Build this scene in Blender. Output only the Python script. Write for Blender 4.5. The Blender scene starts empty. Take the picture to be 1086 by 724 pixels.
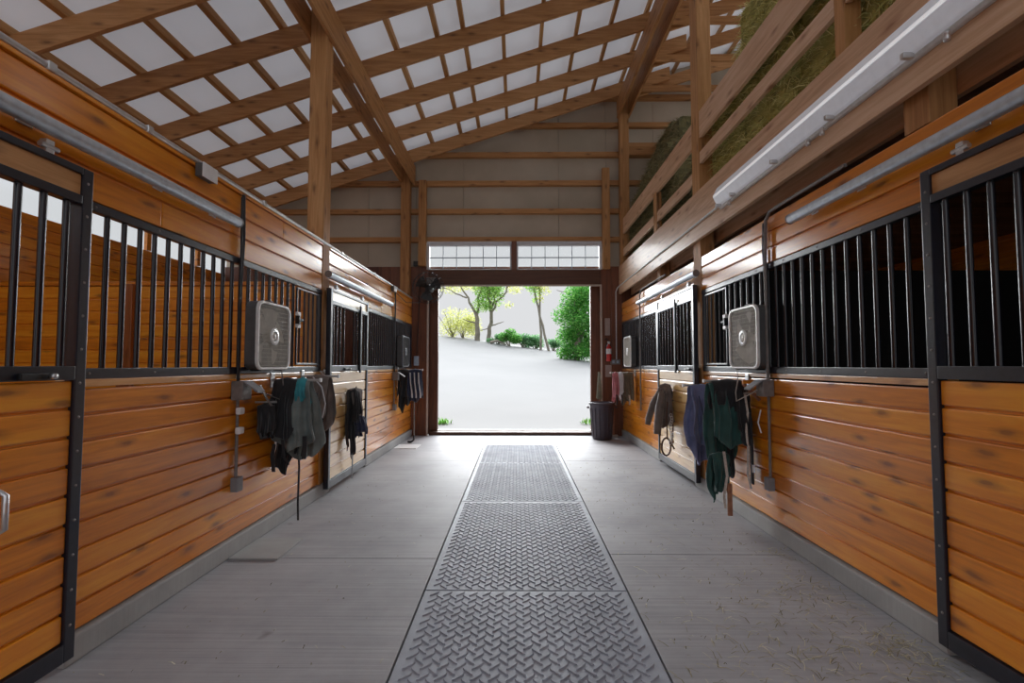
import bpy, bmesh, math, random
from mathutils import Vector, Matrix, noise
random.seed(7)
C = bpy.context.scene.collection
PI = math.pi

# ------------------------------------------------------------------ materials
def new_mat(name):
    m = bpy.data.materials.new(name); m.use_nodes = True
    nt = m.node_tree; nt.nodes.clear()
    out = nt.nodes.new('ShaderNodeOutputMaterial')
    b = nt.nodes.new('ShaderNodeBsdfPrincipled')
    nt.links.new(b.outputs[0], out.inputs[0])
    return m, nt, b

def ramp(nt, stops):
    r = nt.nodes.new('ShaderNodeValToRGB')
    e = r.color_ramp.elements
    e[0].position, e[0].color = stops[0][0], (*stops[0][1], 1)
    e[1].position, e[1].color = stops[-1][0], (*stops[-1][1], 1)
    for p, c in stops[1:-1]:
        k = e.new(p); k.color = (*c, 1)
    return r

def simple(name, col, rough=.5, metal=0., var=.15, scale=20., coat=0., bump=0., spec=.5):
    m, nt, b = new_mat(name)
    tc = nt.nodes.new('ShaderNodeTexCoord')
    n = nt.nodes.new('ShaderNodeTexNoise'); n.inputs['Scale'].default_value = scale; n.inputs['Detail'].default_value = 4
    nt.links.new(tc.outputs['Object'], n.inputs['Vector'])
    d = tuple(c*(1-var) for c in col); l = tuple(min(1, c*(1+var)) for c in col)
    r = ramp(nt, [(.3, d), (.7, l)])
    nt.links.new(n.outputs['Fac'], r.inputs[0]); nt.links.new(r.outputs[0], b.inputs['Base Color'])
    b.inputs['Roughness'].default_value = rough; b.inputs['Metallic'].default_value = metal
    b.inputs['Coat Weight'].default_value = coat; b.inputs['Coat Roughness'].default_value = .2
    b.inputs['Specular IOR Level'].default_value = spec
    if bump:
        bp = nt.nodes.new('ShaderNodeBump'); bp.inputs['Strength'].default_value = bump; bp.inputs['Distance'].default_value = .01
        nt.links.new(n.outputs['Fac'], bp.inputs['Height']); nt.links.new(bp.outputs[0], b.inputs['Normal'])
    return m

def wood(name, dark, mid, light, axis='y', rough=.4, coat=.3, coat_r=.25, knots=True, var=.35, knot_col=(.09, .025, .008), spec=.4, coat_ior=1.5):
    """boards: grain runs along the axis, each board has its own tint (mesh attribute rnd + object random)"""
    m, nt, b = new_mat(name)
    tc = nt.nodes.new('ShaderNodeTexCoord')
    at = nt.nodes.new('ShaderNodeAttribute'); at.attribute_name = 'rnd'
    oi = nt.nodes.new('ShaderNodeObjectInfo')
    add = nt.nodes.new('ShaderNodeMath'); add.operation = 'ADD'
    nt.links.new(at.outputs['Fac'], add.inputs[0]); nt.links.new(oi.outputs['Random'], add.inputs[1])
    fr = nt.nodes.new('ShaderNodeMath'); fr.operation = 'FRACT'; nt.links.new(add.outputs[0], fr.inputs[0])
    off = nt.nodes.new('ShaderNodeVectorMath'); off.operation = 'SCALE'; off.inputs[0].default_value = (17.3, 31.7, 23.1)
    nt.links.new(fr.outputs[0], off.inputs['Scale'])
    va = nt.nodes.new('ShaderNodeVectorMath'); va.operation = 'ADD'
    nt.links.new(tc.outputs['Object'], va.inputs[0]); nt.links.new(off.outputs[0], va.inputs[1])
    mp = nt.nodes.new('ShaderNodeMapping')
    s = {'x': (1.1, 16, 16), 'y': (16, 1.1, 16), 'z': (16, 16, 1.1)}[axis]
    mp.inputs['Scale'].default_value = s
    nt.links.new(va.outputs[0], mp.inputs['Vector'])
    n1 = nt.nodes.new('ShaderNodeTexNoise'); n1.inputs['Scale'].default_value = 1.6; n1.inputs['Detail'].default_value = 6; n1.inputs['Roughness'].default_value = .6
    n1.inputs['Distortion'].default_value = .6
    nt.links.new(mp.outputs[0], n1.inputs['Vector'])
    mx = nt.nodes.new('ShaderNodeMath'); mx.operation = 'MULTIPLY_ADD'
    nt.links.new(fr.outputs[0], mx.inputs[0]); mx.inputs[1].default_value = var; 
    sub = nt.nodes.new('ShaderNodeMath'); sub.operation = 'SUBTRACT'; nt.links.new(n1.outputs['Fac'], sub.inputs[0]); sub.inputs[1].default_value = var*.5
    nt.links.new(sub.outputs[0], mx.inputs[2])
    r = ramp(nt, [(.25, dark), (.5, mid), (.75, light)])
    nt.links.new(mx.outputs[0], r.inputs[0])
    col = r.outputs[0]
    if knots:
        sx = nt.nodes.new('ShaderNodeSeparateXYZ'); nt.links.new(va.outputs[0], sx.inputs[0])
        ad2 = nt.nodes.new('ShaderNodeMath'); ad2.operation = 'ADD'
        nt.links.new(sx.outputs['X'], ad2.inputs[0]); nt.links.new(sx.outputs['Y'], ad2.inputs[1])
        cb = nt.nodes.new('ShaderNodeCombineXYZ'); nt.links.new(ad2.outputs[0], cb.inputs[0]); nt.links.new(sx.outputs['Z'], cb.inputs[1])
        mk = nt.nodes.new('ShaderNodeMapping')
        mk.inputs['Scale'].default_value = {'x': (1.7, 5.5, 0), 'y': (1.7, 5.5, 0), 'z': (5.5, 1.7, 0)}[axis]
        nt.links.new(cb.outputs[0], mk.inputs['Vector'])
        wn = nt.nodes.new('ShaderNodeTexNoise'); wn.inputs['Scale'].default_value = 6
        nt.links.new(mk.outputs[0], wn.inputs['Vector'])
        vm = nt.nodes.new('ShaderNodeVectorMath'); vm.operation = 'MULTIPLY_ADD'
        nt.links.new(wn.outputs['Color'], vm.inputs[0]); vm.inputs[1].default_value = (.12, .12, .12); nt.links.new(mk.outputs[0], vm.inputs[2])
        vo = nt.nodes.new('ShaderNodeTexVoronoi'); vo.inputs['Scale'].default_value = 1.0; vo.voronoi_dimensions = '2D'
        nt.links.new(vm.outputs[0], vo.inputs['Vector'])
        kr = ramp(nt, [(.04, (1, 1, 1)), (.07, (.55, .55, .55)), (.16, (0, 0, 0))])
        nt.links.new(vo.outputs['Distance'], kr.inputs[0])
        mixk = nt.nodes.new('ShaderNodeMix'); mixk.data_type = 'RGBA'
        km = nt.nodes.new('ShaderNodeMath'); km.operation = 'MULTIPLY'; km.inputs[1].default_value = .65
        nt.links.new(kr.outputs[0], km.inputs[0]); nt.links.new(km.outputs[0], mixk.inputs[0])
        nt.links.new(col, mixk.inputs[6]); mixk.inputs[7].default_value = (*knot_col, 1)
        col = mixk.outputs[2]
    nt.links.new(col, b.inputs['Base Color'])
    b.inputs['Roughness'].default_value = rough
    b.inputs['Specular IOR Level'].default_value = spec
    b.inputs['Coat Weight'].default_value = coat; b.inputs['Coat Roughness'].default_value = coat_r; b.inputs['Coat IOR'].default_value = coat_ior
    bp = nt.nodes.new('ShaderNodeBump'); bp.inputs['Strength'].default_value = .12; bp.inputs['Distance'].default_value = .004
    nt.links.new(n1.outputs['Fac'], bp.inputs['Height']); nt.links.new(bp.outputs[0], b.inputs['Normal'])
    return m

M = {}
OD, OM, OL = (.53, .16, .007), (.72, .235, .010), (.83, .335, .021)
M['pine_y'] = wood('amber_pine_y', OD, OM, OL, 'y', rough=.36, coat=.8, coat_r=.17, coat_ior=1.65, spec=.2)
M['pine_pale'] = wood('pale_pine_y', (.50, .25, .06), (.66, .37, .10), (.76, .48, .17), 'y', rough=.36, coat=.9, coat_r=.2, coat_ior=1.75, knot_col=(.2, .07, .02))  # paler far-door boards, reflected door light partly painted into the tone
M['pine_cap'] = wood('lit_pine_cap', (.50, .20, .045), (.64, .30, .08), (.74, .40, .14), 'y', rough=.36, coat=.9, coat_r=.2, coat_ior=1.75, knot_col=(.2, .07, .02))  # pale tone paints in the light reflecting off the cap boards
M['pine_x'] = wood('amber_pine_x', OD, OM, OL, 'x', rough=.4, coat=.4)
M['pine_z'] = wood('amber_pine_z', (.2, .06, .012), (.3, .09, .02), (.4, .13, .03), 'z', rough=.4, coat=.3)
BD, BM, BL = (.30, .13, .040), (.45, .22, .078), (.58, .31, .13)
M['beam_x'] = wood('rafter_lumber', BD, BM, BL, 'x', rough=.6, coat=0, knots=True, var=.25, knot_col=(.1, .035, .012))
M['beam_y'] = wood('beam_lumber', BD, BM, BL, 'y', rough=.6, coat=0, var=.25, knot_col=(.1, .035, .012))
M['beam_z'] = wood('post_lumber', BD, BM, BL, 'z', rough=.6, coat=0, var=.25, knot_col=(.1, .035, .012))
M['purlin'] = wood('purlin_lumber', (.34, .16, .05), (.48, .25, .085), (.58, .33, .13), 'y', rough=.6, coat=0, var=.25, knots=False)
LD, LM, LL = (.46, .26, .145), (.64, .40, .24), (.76, .53, .36)
M['loft_y'] = wood('pale_loft_lumber', LD, LM, LL, 'y', rough=.5, coat=.2, var=.2, knot_col=(.25, .09, .04))
M['loft_z'] = wood('pale_loft_post', LD, LM, LL, 'z', rough=.5, coat=.1, var=.2, knot_col=(.25, .09, .04))
M['dark_x'] = wood('dark_stained_board_x', (.05, .018, .008), (.085, .03, .012), (.12, .045, .02), 'x', rough=.5, coat=.1)
M['dark_z'] = wood('dark_stained_board_z', (.09, .026, .010), (.15, .046, .018), (.20, .066, .026), 'z', rough=.45, coat=.15)
M['deck_x'] = wood('loft_deck_board', (.12, .05, .026), (.19, .08, .04), (.26, .115, .06), 'x', rough=.6, coat=0)
M['yoke'] = wood('grey_pine', (.35, .22, .12), (.5, .34, .2), (.6, .43, .28), 'z', rough=.5, coat=.1)

M['steel'] = simple('black_powder_steel', (.012, .013, .022), .32, 0., .2, 40, coat=.3)
M['bar_steel'] = simple('black_glossy_bar', (.007, .007, .014), .25, 0., .2, 40, coat=.3)
M['galv'] = simple('galvanised_tube', (.55, .61, .67), .36, .55, .12, 30)
M['zinc'] = simple('bright_zinc', (.62, .62, .62), .35, .8, .1, 30)
M['conduit'] = simple('painted_conduit', (.62, .62, .60), .45, .1, .1, 30)
M['dconduit'] = simple('dull_grey_conduit', (.20, .18, .17), .5, .2, .15, 30)
M['cable'] = simple('black_rubber_cable', (.015, .015, .017), .5)
M['white'] = simple('white_plastic', (.78, .78, .78), .35, 0, .05)
M['grey_box'] = simple('grey_outlet_box', (.22, .22, .23), .5, 0, .1)
M['fan_side'] = simple('fan_steel_side', (.10, .10, .10), .45, .2, .1)
M['fan_rim'] = simple('fan_silver_rim', (.84, .84, .82), .35, .2, .08)
M['fan_grille'] = simple('fan_grille_grey', (.58, .55, .49), .5, .1, .1)
M['fan_dark'] = simple('fan_interior', (.13, .118, .10), .6)
M['black'] = simple('black_fitting', (.01, .01, .011), .4)
M['bin'] = simple('dusky_bin_plastic', (.055, .042, .055), .5, 0, .1)
M['red'] = simple('extinguisher_red', (.55, .02, .015), .3, 0, .08, coat=.4)
M['paper'] = simple('faded_paper', (.36, .28, .25), .7, 0, .05)
M['door_trim'] = simple('pale_door_trim', (.50, .42, .36), .5, 0, .1)
M['win_frame'] = simple('white_window_frame', (.62, .62, .64), .4, 0, .05)
M['muntin'] = simple('window_muntin', (.16, .20, .26), .5, 0, .05)
M['label_blue'] = simple('pale_blue_plate', (.35, .42, .52), .5)

def cloth_mat(name, col, var=.25, rough=.85, scale=9):
    m = simple(name, col, rough, 0, var, scale, bump=.25)
    m.node_tree.nodes['Principled BSDF'].inputs['Sheen Weight'].default_value = .25
    return m
M['c_green'] = cloth_mat('bottle_green_cloth', (.022, .075, .066))
M['c_black'] = cloth_mat('black_cloth', (.012, .012, .014))
M['c_grey'] = cloth_mat('grey_green_cloth', (.15, .175, .165))
M['c_teal'] = cloth_mat('teal_trim_cloth', (.03, .24, .28))
M['c_slate'] = cloth_mat('slate_blue_cloth', (.14, .16, .29))
M['c_navy'] = cloth_mat('navy_cloth', (.02, .025, .06))
M['c_brown'] = cloth_mat('brown_grey_cloth', (.15, .12, .105))
M['c_olive'] = cloth_mat('olive_brown_cloth', (.14, .11, .07))
M['c_pink'] = cloth_mat('dusty_pink_cloth', (.50, .17, .19))
M['c_white'] = cloth_mat('white_cloth', (.62, .62, .64), .1)
M['c_blue'] = cloth_mat('blue_cord_cloth', (.03, .15, .42))
M['c_strap'] = cloth_mat('black_strap', (.018, .017, .02))
M['leather'] = simple('brown_leather', (.085, .035, .018), .5, 0, .25, 20)
M['rope'] = simple('pale_rope', (.5, .45, .4), .8, 0, .2, 60)
M['stick'] = simple('weathered_stick', (.30, .13, .07), .6, 0, .25, 20)

# insulation vinyl
def vinyl_mat():
    m, nt, b = new_mat('white_translucent_roof_fabric')
    b.inputs['Base Color'].default_value = (.80, .81, .83, 1); b.inputs['Roughness'].default_value = .5
    t = nt.nodes.new('ShaderNodeBsdfTranslucent'); t.inputs[0].default_value = (.85, .87, .92, 1)
    mx = nt.nodes.new('ShaderNodeMixShader'); mx.inputs[0].default_value = .055
    nt.links.new(b.outputs[0], mx.inputs[1]); nt.links.new(t.outputs[0], mx.inputs[2])
    nt.links.new(mx.outputs[0], nt.nodes['Material Output'].inputs[0])
    return m
M['vinyl'] = vinyl_mat()
# gable panel: cream insulated sheet with faint seams every 0.94 m
def panel_mat():
    m, nt, b = new_mat('cream_gable_sheet')
    tc = nt.nodes.new('ShaderNodeTexCoord')
    n = nt.nodes.new('ShaderNodeTexNoise'); n.inputs['Scale'].default_value = 1.3; n.inputs['Detail'].default_value = 5
    nt.links.new(tc.outputs['Object'], n.inputs['Vector'])
    r = ramp(nt, [(.3, (.42, .365, .28)), (.7, (.54, .475, .38))])
    nt.links.new(n.outputs['Fac'], r.inputs[0])
    nt.links.new(r.outputs[0], b.inputs['Base Color'])
    b.inputs['Roughness'].default_value = .55
    return m
M['gable'] = panel_mat()

def concrete(name, dark, light, stripe=True):
    m, nt, b = new_mat(name)
    tc = nt.nodes.new('ShaderNodeTexCoord')
    n = nt.nodes.new('ShaderNodeTexNoise'); n.inputs['Scale'].default_value = 1.1; n.inputs['Detail'].default_value = 8; n.inputs['Roughness'].default_value = .65
    nt.links.new(tc.outputs['Object'], n.inputs['Vector'])
    mp = nt.nodes.new('ShaderNodeMapping'); mp.inputs['Scale'].default_value = (.9, 38, 1)
    nt.links.new(tc.outputs['Object'], mp.inputs['Vector'])
    n2 = nt.nodes.new('ShaderNodeTexNoise'); n2.inputs['Scale'].default_value = 1.; n2.inputs['Detail'].default_value = 5
    nt.links.new(mp.outputs[0], n2.inputs['Vector'])
    ad = nt.nodes.new('ShaderNodeMath'); ad.operation = 'MULTIPLY_ADD'
    nt.links.new(n2.outputs['Fac'], ad.inputs[0]); ad.inputs[1].default_value = .42 if stripe else 0.
    nt.links.new(n.outputs['Fac'], ad.inputs[2])
    r = ramp(nt, [(.45 if stripe else .3, dark), (.95 if stripe else .7, light)])
    nt.links.new(ad.outputs[0], r.inputs[0])
    # dark dropped stains
    n3 = nt.nodes.new('ShaderNodeTexNoise'); n3.inputs['Scale'].default_value = 3.4; n3.inputs['Detail'].default_value = 3
    nt.links.new(tc.outputs['Object'], n3.inputs['Vector'])
    r3 = ramp(nt, [(.70, (1, 1, 1)), (.77, (.62, .60, .57))])
    nt.links.new(n3.outputs['Fac'], r3.inputs[0])
    mu = nt.nodes.new('ShaderNodeMix'); mu.data_type = 'RGBA'; mu.blend_type = 'MULTIPLY'; mu.inputs[0].default_value = 1
    nt.links.new(r.outputs[0], mu.inputs[6]); nt.links.new(r3.outputs[0], mu.inputs[7])
    nt.links.new(mu.outputs[2], b.inputs['Base Color'])
    b.inputs['Roughness'].default_value = .62; b.inputs['Specular IOR Level'].default_value = .3
    bp = nt.nodes.new('ShaderNodeBump'); bp.inputs['Strength'].default_value = .35; bp.inputs['Distance'].default_value = .006
    nt.links.new(n2.outputs['Fac'], bp.inputs['Height']); nt.links.new(bp.outputs[0], b.inputs['Normal'])
    return m
M['concrete'] = concrete('broomed_concrete', (.24, .237, .247), (.41, .402, .415))
M['curb'] = concrete('curb_concrete', (.26, .255, .25), (.42, .42, .41), False)
M['joint'] = simple('dark_floor_joint', (.035, .032, .03), .9)
def mat_rubber():
    m, nt, b = new_mat('dusty_black_rubber')
    tc = nt.nodes.new('ShaderNodeTexCoord')
    n = nt.nodes.new('ShaderNodeTexNoise'); n.inputs['Scale'].default_value = 2.2; n.inputs['Detail'].default_value = 8; n.inputs['Roughness'].default_value = .7
    nt.links.new(tc.outputs['Object'], n.inputs['Vector'])
    r = ramp(nt, [(.3, (.20, .215, .25)), (.7, (.36, .385, .44))])
    nt.links.new(n.outputs['Fac'], r.inputs[0]); nt.links.new(r.outputs[0], b.inputs['Base Color'])
    b.inputs['Roughness'].default_value = .58; b.inputs['Specular IOR Level'].default_value = .35
    return m
M['rubber'] = mat_rubber()
M['rubber_black'] = simple('black_stall_lining', (.008, .008, .009), .7, 0, .2)

def hay_mat(name, a, b_, c):
    m, nt, b = new_mat(name)
    at = nt.nodes.new('ShaderNodeAttribute'); at.attribute_name = 'rnd'
    r = ramp(nt, [(0, a), (.5, b_), (1, c)])
    nt.links.new(at.outputs['Fac'], r.inputs[0]); nt.links.new(r.outputs[0], b.inputs['Base Color'])
    b.inputs['Roughness'].default_value = .8
    return m
M['hay'] = hay_mat('green_hay', (.28, .27, .08), (.55, .52, .17), (.85, .80, .42))
M['hay_shaded'] = hay_mat('shade_toned_hay', (.10, .10, .045), (.22, .20, .085), (.38, .34, .18))  # darker copy of the hay, loft shade painted in for the far stack
M['straw'] = hay_mat('loose_straw', (.18, .155, .08), (.36, .32, .19), (.62, .58, .43))
M['leaf_y'] = hay_mat('spring_yellow_leaf', (.38, .42, .08), (.60, .62, .20), (.80, .80, .40))
M['leaf_g'] = hay_mat('fresh_green_leaf', (.12, .30, .05), (.26, .50, .09), (.55, .70, .22))
M['leaf_d'] = hay_mat('deep_green_leaf', (.04, .20, .03), (.11, .38, .06), (.30, .58, .14))
M['leaf_b'] = hay_mat('blue_green_leaf', (.08, .24, .10), (.18, .38, .18), (.32, .50, .26))
for k in ('leaf_y', 'leaf_g', 'leaf_d', 'leaf_b'):
    M[k].node_tree.nodes['Principled BSDF'].inputs['Subsurface Weight'].default_value = 0
def leafy(m):
    nt = m.node_tree; b = nt.nodes['Principled BSDF']; t = nt.nodes.new('ShaderNodeBsdfTranslucent'); mx = nt.nodes.new('ShaderNodeMixShader'); mx.inputs[0].default_value = .5
    nt.links.new(b.inputs['Base Color'].links[0].from_socket, t.inputs[0])
    nt.links.new(b.outputs[0], mx.inputs[1]); nt.links.new(t.outputs[0], mx.inputs[2]); nt.links.new(mx.outputs[0], nt.nodes['Material Output'].inputs[0])
for k in ('leaf_y', 'leaf_g', 'leaf_d', 'leaf_b'): leafy(M[k])
M['bark'] = simple('grey_bark', (.22, .19, .15), .9, 0, .3, 3)
M['ground'] = simple('pale_gravel_yard', (.178, .175, .170), .95, 0, .03, .6)
M['weed'] = hay_mat('weed_leaf', (.12, .35, .04), (.2, .5, .08), (.35, .62, .15))
def glass_mat():
    m = bpy.data.materials.new('window_glass'); m.use_nodes = True
    nt = m.node_tree; nt.nodes.clear()
    o = nt.nodes.new('ShaderNodeOutputMaterial'); mx = nt.nodes.new('ShaderNodeMixShader')
    t = nt.nodes.new('ShaderNodeBsdfTransparent'); g = nt.nodes.new('ShaderNodeBsdfGlossy')
    t.inputs[0].default_value = (.95, .96, .96, 1); g.inputs['Roughness'].default_value = .12
    mx.inputs[0].default_value = .03
    nt.links.new(t.outputs[0], mx.inputs[1]); nt.links.new(g.outputs[0], mx.inputs[2]); nt.links.new(mx.outputs[0], o.inputs[0])
    return m
M['glass'] = glass_mat()

# ------------------------------------------------------------------ mesh builder
class MB:
    def __init__(s): s.v = []; s.f = []; s.r = []; s.sm = []
    def add(s, vs, fs, rnd=None, smooth=False):
        o = len(s.v); s.v += [tuple(v) for v in vs]
        rnd = random.random() if rnd is None else rnd
        for f in fs: s.f.append([o+i for i in f]); s.r.append(rnd); s.sm.append(smooth)
        return s
    def box(s, x0, x1, y0, y1, z0, z1, rnd=None, bev=0, M4=None):
        if x0 > x1: x0, x1 = x1, x0
        if y0 > y1: y0, y1 = y1, y0
        if z0 > z1: z0, z1 = z1, z0
        if not bev:
            vs = [(x, y, z) for x in (x0, x1) for y in (y0, y1) for z in (z0, z1)]
            fs = [(0, 1, 3, 2), (4, 6, 7, 5), (0, 4, 5, 1), (2, 3, 7, 6), (0, 2, 6, 4), (1, 5, 7, 3)]
        else:
            bm = bmesh.new(); bmesh.ops.create_cube(bm, size=1)
            for v in bm.verts: v.co = Vector(((x0+x1)/2+v.co.x*(x1-x0), (y0+y1)/2+v.co.y*(y1-y0), (z0+z1)/2+v.co.z*(z1-z0)))
            bmesh.ops.bevel(bm, geom=bm.edges[:], offset=min(bev, .45*min(x1-x0, y1-y0, z1-z0)), segments=2, profile=.6, affect='EDGES')
            bm.verts.index_update()
            vs = [tuple(v.co) for v in bm.verts]; fs = [[v.index for v in f.verts] for f in bm.faces]; bm.free()
        if M4 is not None: vs = [tuple(M4 @ Vector(v)) for v in vs]
        return s.add(vs, fs, rnd)
    def tube(s, pts, r, n=10, cap=True, rnd=None):
        pts = [Vector(p) for p in pts]; rs = r if isinstance(r, (list, tuple)) else [r]*len(pts)
        vs, fs = [], []
        prev = None
        for i, p in enumerate(pts):
            d = (pts[min(i+1, len(pts)-1)]-pts[max(i-1, 0)]).normalized()
            if prev is None:
                a = Vector((0, 0, 1)) if abs(d.z) < .9 else Vector((1, 0, 0))
                u = d.cross(a).normalized()
            else:
                u = (prev-d*prev.dot(d)).normalized()
            prev = u; w = d.cross(u)
            for k in range(n):
                t = 2*PI*k/n; vs.append(p+(u*math.cos(t)+w*math.sin(t))*rs[i])
        for i in range(len(pts)-1):
            for k in range(n):
                fs.append((i*n+k, i*n+(k+1) % n, (i+1)*n+(k+1) % n, (i+1)*n+k))
        s.add(vs, fs, rnd, True)
        if cap:
            s.add(vs[:n], [list(range(n))[::-1]], rnd); s.add(vs[-n:], [list(range(n))], rnd)
        return s
    def ribbon(s, pts, side, w, t=.003, rnd=None):
        """flat strap: rectangular section swept along pts, wide along side"""
        pts = [Vector(p) for p in pts]; side = Vector(side).normalized(); vs, fs = [], []
        for i, p in enumerate(pts):
            d = (pts[min(i+1, len(pts)-1)]-pts[max(i-1, 0)]).normalized(); nn = d.cross(side).normalized()
            for a, b in ((-1, -1), (1, -1), (1, 1), (-1, 1)): vs.append(p+side*a*w/2+nn*b*t/2)
        for i in range(len(pts)-1):
            for k in range(4): fs.append((i*4+k, i*4+(k+1) % 4, (i+1)*4+(k+1) % 4, (i+1)*4+k))
        fs += [(3, 2, 1, 0), tuple(len(vs)-4+k for k in range(4))]
        return s.add(vs, fs, rnd)
    def lathe(s, prof, c, axis='z', n=24, rnd=None, smooth=True):
        vs, fs = [], []
        for r, h in prof:
            for k in range(n):
                a = 2*PI*k/n; x, y = r*math.cos(a), r*math.sin(a)
                vs.append({'z': (c[0]+x, c[1]+y, c[2]+h), 'x': (c[0]+h, c[1]+x, c[2]+y), 'y': (c[0]+x, c[1]+h, c[2]+y)}[axis])
        for i in range(len(prof)-1):
            for k in range(n): fs.append((i*n+k, i*n+(k+1) % n, (i+1)*n+(k+1) % n, (i+1)*n+k))
        s.add(vs, fs, rnd, smooth)
        return s
    def build(s, name, mat, parent=None, bevel=0, kind=None):
        me = bpy.data.meshes.new(name); me.from_pydata(s.v, [], s.f); me.update()
        a = me.attributes.new('rnd', 'FLOAT', 'FACE'); a.data.foreach_set('value', s.r)
        me.polygons.foreach_set('use_smooth', s.sm)
        me.materials.append(mat)
        bm = bmesh.new(); bm.from_mesh(me); bmesh.ops.recalc_face_normals(bm, faces=bm.faces[:]); bm.to_mesh(me); bm.free()
        o = bpy.data.objects.new(name, me); C.objects.link(o)
        if parent is not None:
            o.parent = parent
            o.matrix_parent_inverse = Matrix.Identity(4)
        if bevel:
            b = o.modifiers.new('soft_edges', 'BEVEL'); b.width = bevel; b.segments = 2; b.limit_method = 'ANGLE'
        if kind: o['kind'] = kind
        return o

def tag(o, label, cat, group=None, kind='thing'):
    o['label'] = label; o['category'] = cat
    if group: o['group'] = group
    if kind: o['kind'] = kind
    return o
def empty(name, loc=(0, 0, 0)):
    o = bpy.data.objects.new(name, None); o.location = loc; o.empty_display_size = .1; C.objects.link(o); return o
def thing(name, label, cat, loc=(0, 0, 0), group=None):
    return tag(empty(name, loc), label, cat, group)
def part(mb, name, mat, root, bevel=0, local=False):
    """mb in world coordinates unless local; shifted to the root's frame"""
    if not local:
        l = root.matrix_basis.translation if root.parent is None else (root.parent.matrix_basis.translation + root.matrix_basis.translation)
        mb.v = [(v[0]-l[0], v[1]-l[1], v[2]-l[2]) for v in mb.v]
    return mb.build(name, mat, root, bevel)
def structure(mb, name, mat, bevel=0):
    o = mb.build(name, mat, None, bevel); o['kind'] = 'structure'; return o
def copy_tree(o, parent=None):
    c = o.copy(); C.objects.link(c)
    if parent is not None: c.parent = parent
    for ch in list(o.children): copy_tree(ch, c)
    return c

# ------------------------------------------------------------------ dimensions (metres)
L, R = -2.03, 2.03          # aisle faces of the two stall fronts
SILL0, SILL1 = 1.285, 1.335   # black rail under the bars
BAND0, BAND1 = 2.13, 2.60   # upper boards, left
RB0, RB1 = 2.165, 2.545     # upper boards, right
CURB = .127
GY = 9.45                   # inner face of the gable wall
OUT_L, OUT_R = -5.7, 5.7    # outer walls of the stalls
Y0 = -4.0                     # nearest built end of the stall rows
def roof_z(x): return 5.885 + .325*x     # underside of the rafters
RAFTER_H = .25

def boards(mb, xin, xout, ya, yb, za, zb, pitch, gap=.012, axis='y', joints=()):
    """tongue and groove courses between za and zb, each a box with a v-groove (bevelled edges)"""
    n = max(1, round((zb-za)/pitch)); p = (zb-za)/n
    for i in range(n):
        z0, z1 = za+i*p, za+(i+1)*p
        cuts = [ya]+[j for k, j in enumerate(joints) if ya < j < yb and (k+i) % 3 == 0]+[yb]
        for a, b in zip(cuts, cuts[1:]):
            if axis == 'y': mb.box(xin, xout, a+.001, b-.001, z0+gap/2, z1-gap/2, bev=.008)
            else: mb.box(a+.001, b-.001, xin, xout, z0+gap/2, z1-gap/2, bev=.008)
        # tongue behind the groove
        if axis == 'y': mb.box(min(xin, xout)+.016, max(xin, xout)-.016, ya, yb, z0-.01 if i else z0, z0+.01, rnd=.0)
        else: mb.box(ya, yb, min(xin, xout)+.016, max(xin, xout)-.016, z0-.01 if i else z0, z0+.01, rnd=.0)

# ------------------------------------------------------------------ FLOOR
MX0, MX1 = -.553, .662
mb = MB()
rb = random.Random(3)
for xa, xb in ((OUT_L, MX0-.006), (MX1+.006, OUT_R)):
    ys = [-4.0, -.6, 3.49 if xa < 0 else 3.58, 7.0, GY+.05]
    for a, b in zip(ys, ys[1:]): mb.box(xa, xb, a+.003, b-.003, -.12, 0)
mb.box(MX0-.006, MX1+.006, 8.40, GY+.05, -.12, 0)
fl = structure(mb, 'floor', M['concrete'], .002)
structure(MB().box(OUT_L, OUT_R, -4, GY+.05, -.2, -.125), 'floor_base', M['joint'])
structure(MB().box(MX0-.006, MX1+.006, -4, 8.40, -.125, -.022), 'floor_channel', M['joint'])
# curbs under the stall fronts
for nm, x0, x1 in (('baseboard_left', L-.12, L+.025), ('baseboard_right', R-.025, R+.12)):
    mb = MB()
    spans = ((2.22, 5.3), (6.55, GY)) if nm.endswith('left') else ((2.36, 5.6), (6.95, GY))
    for a, b in spans: mb.box(x0, x1, a, b, 0, CURB-.004, bev=.012)
    structure(mb, nm, M['curb'])
# concrete patch against the left curb
s = MB().box(-2.0, -1.655, 3.445, 3.85, .0, .014, bev=.004)
tag(s.build('floor_board', M['curb']), 'thin grey square board lying on the concrete against the left curb', 'board')
s = MB().box(-1.99, -1.62, 7.95, 8.36, .0, .012, bev=.004)
tag(s.build('floor_board', M['white']), 'thin white square board lying on the floor below the far left blankets', 'board')

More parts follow.
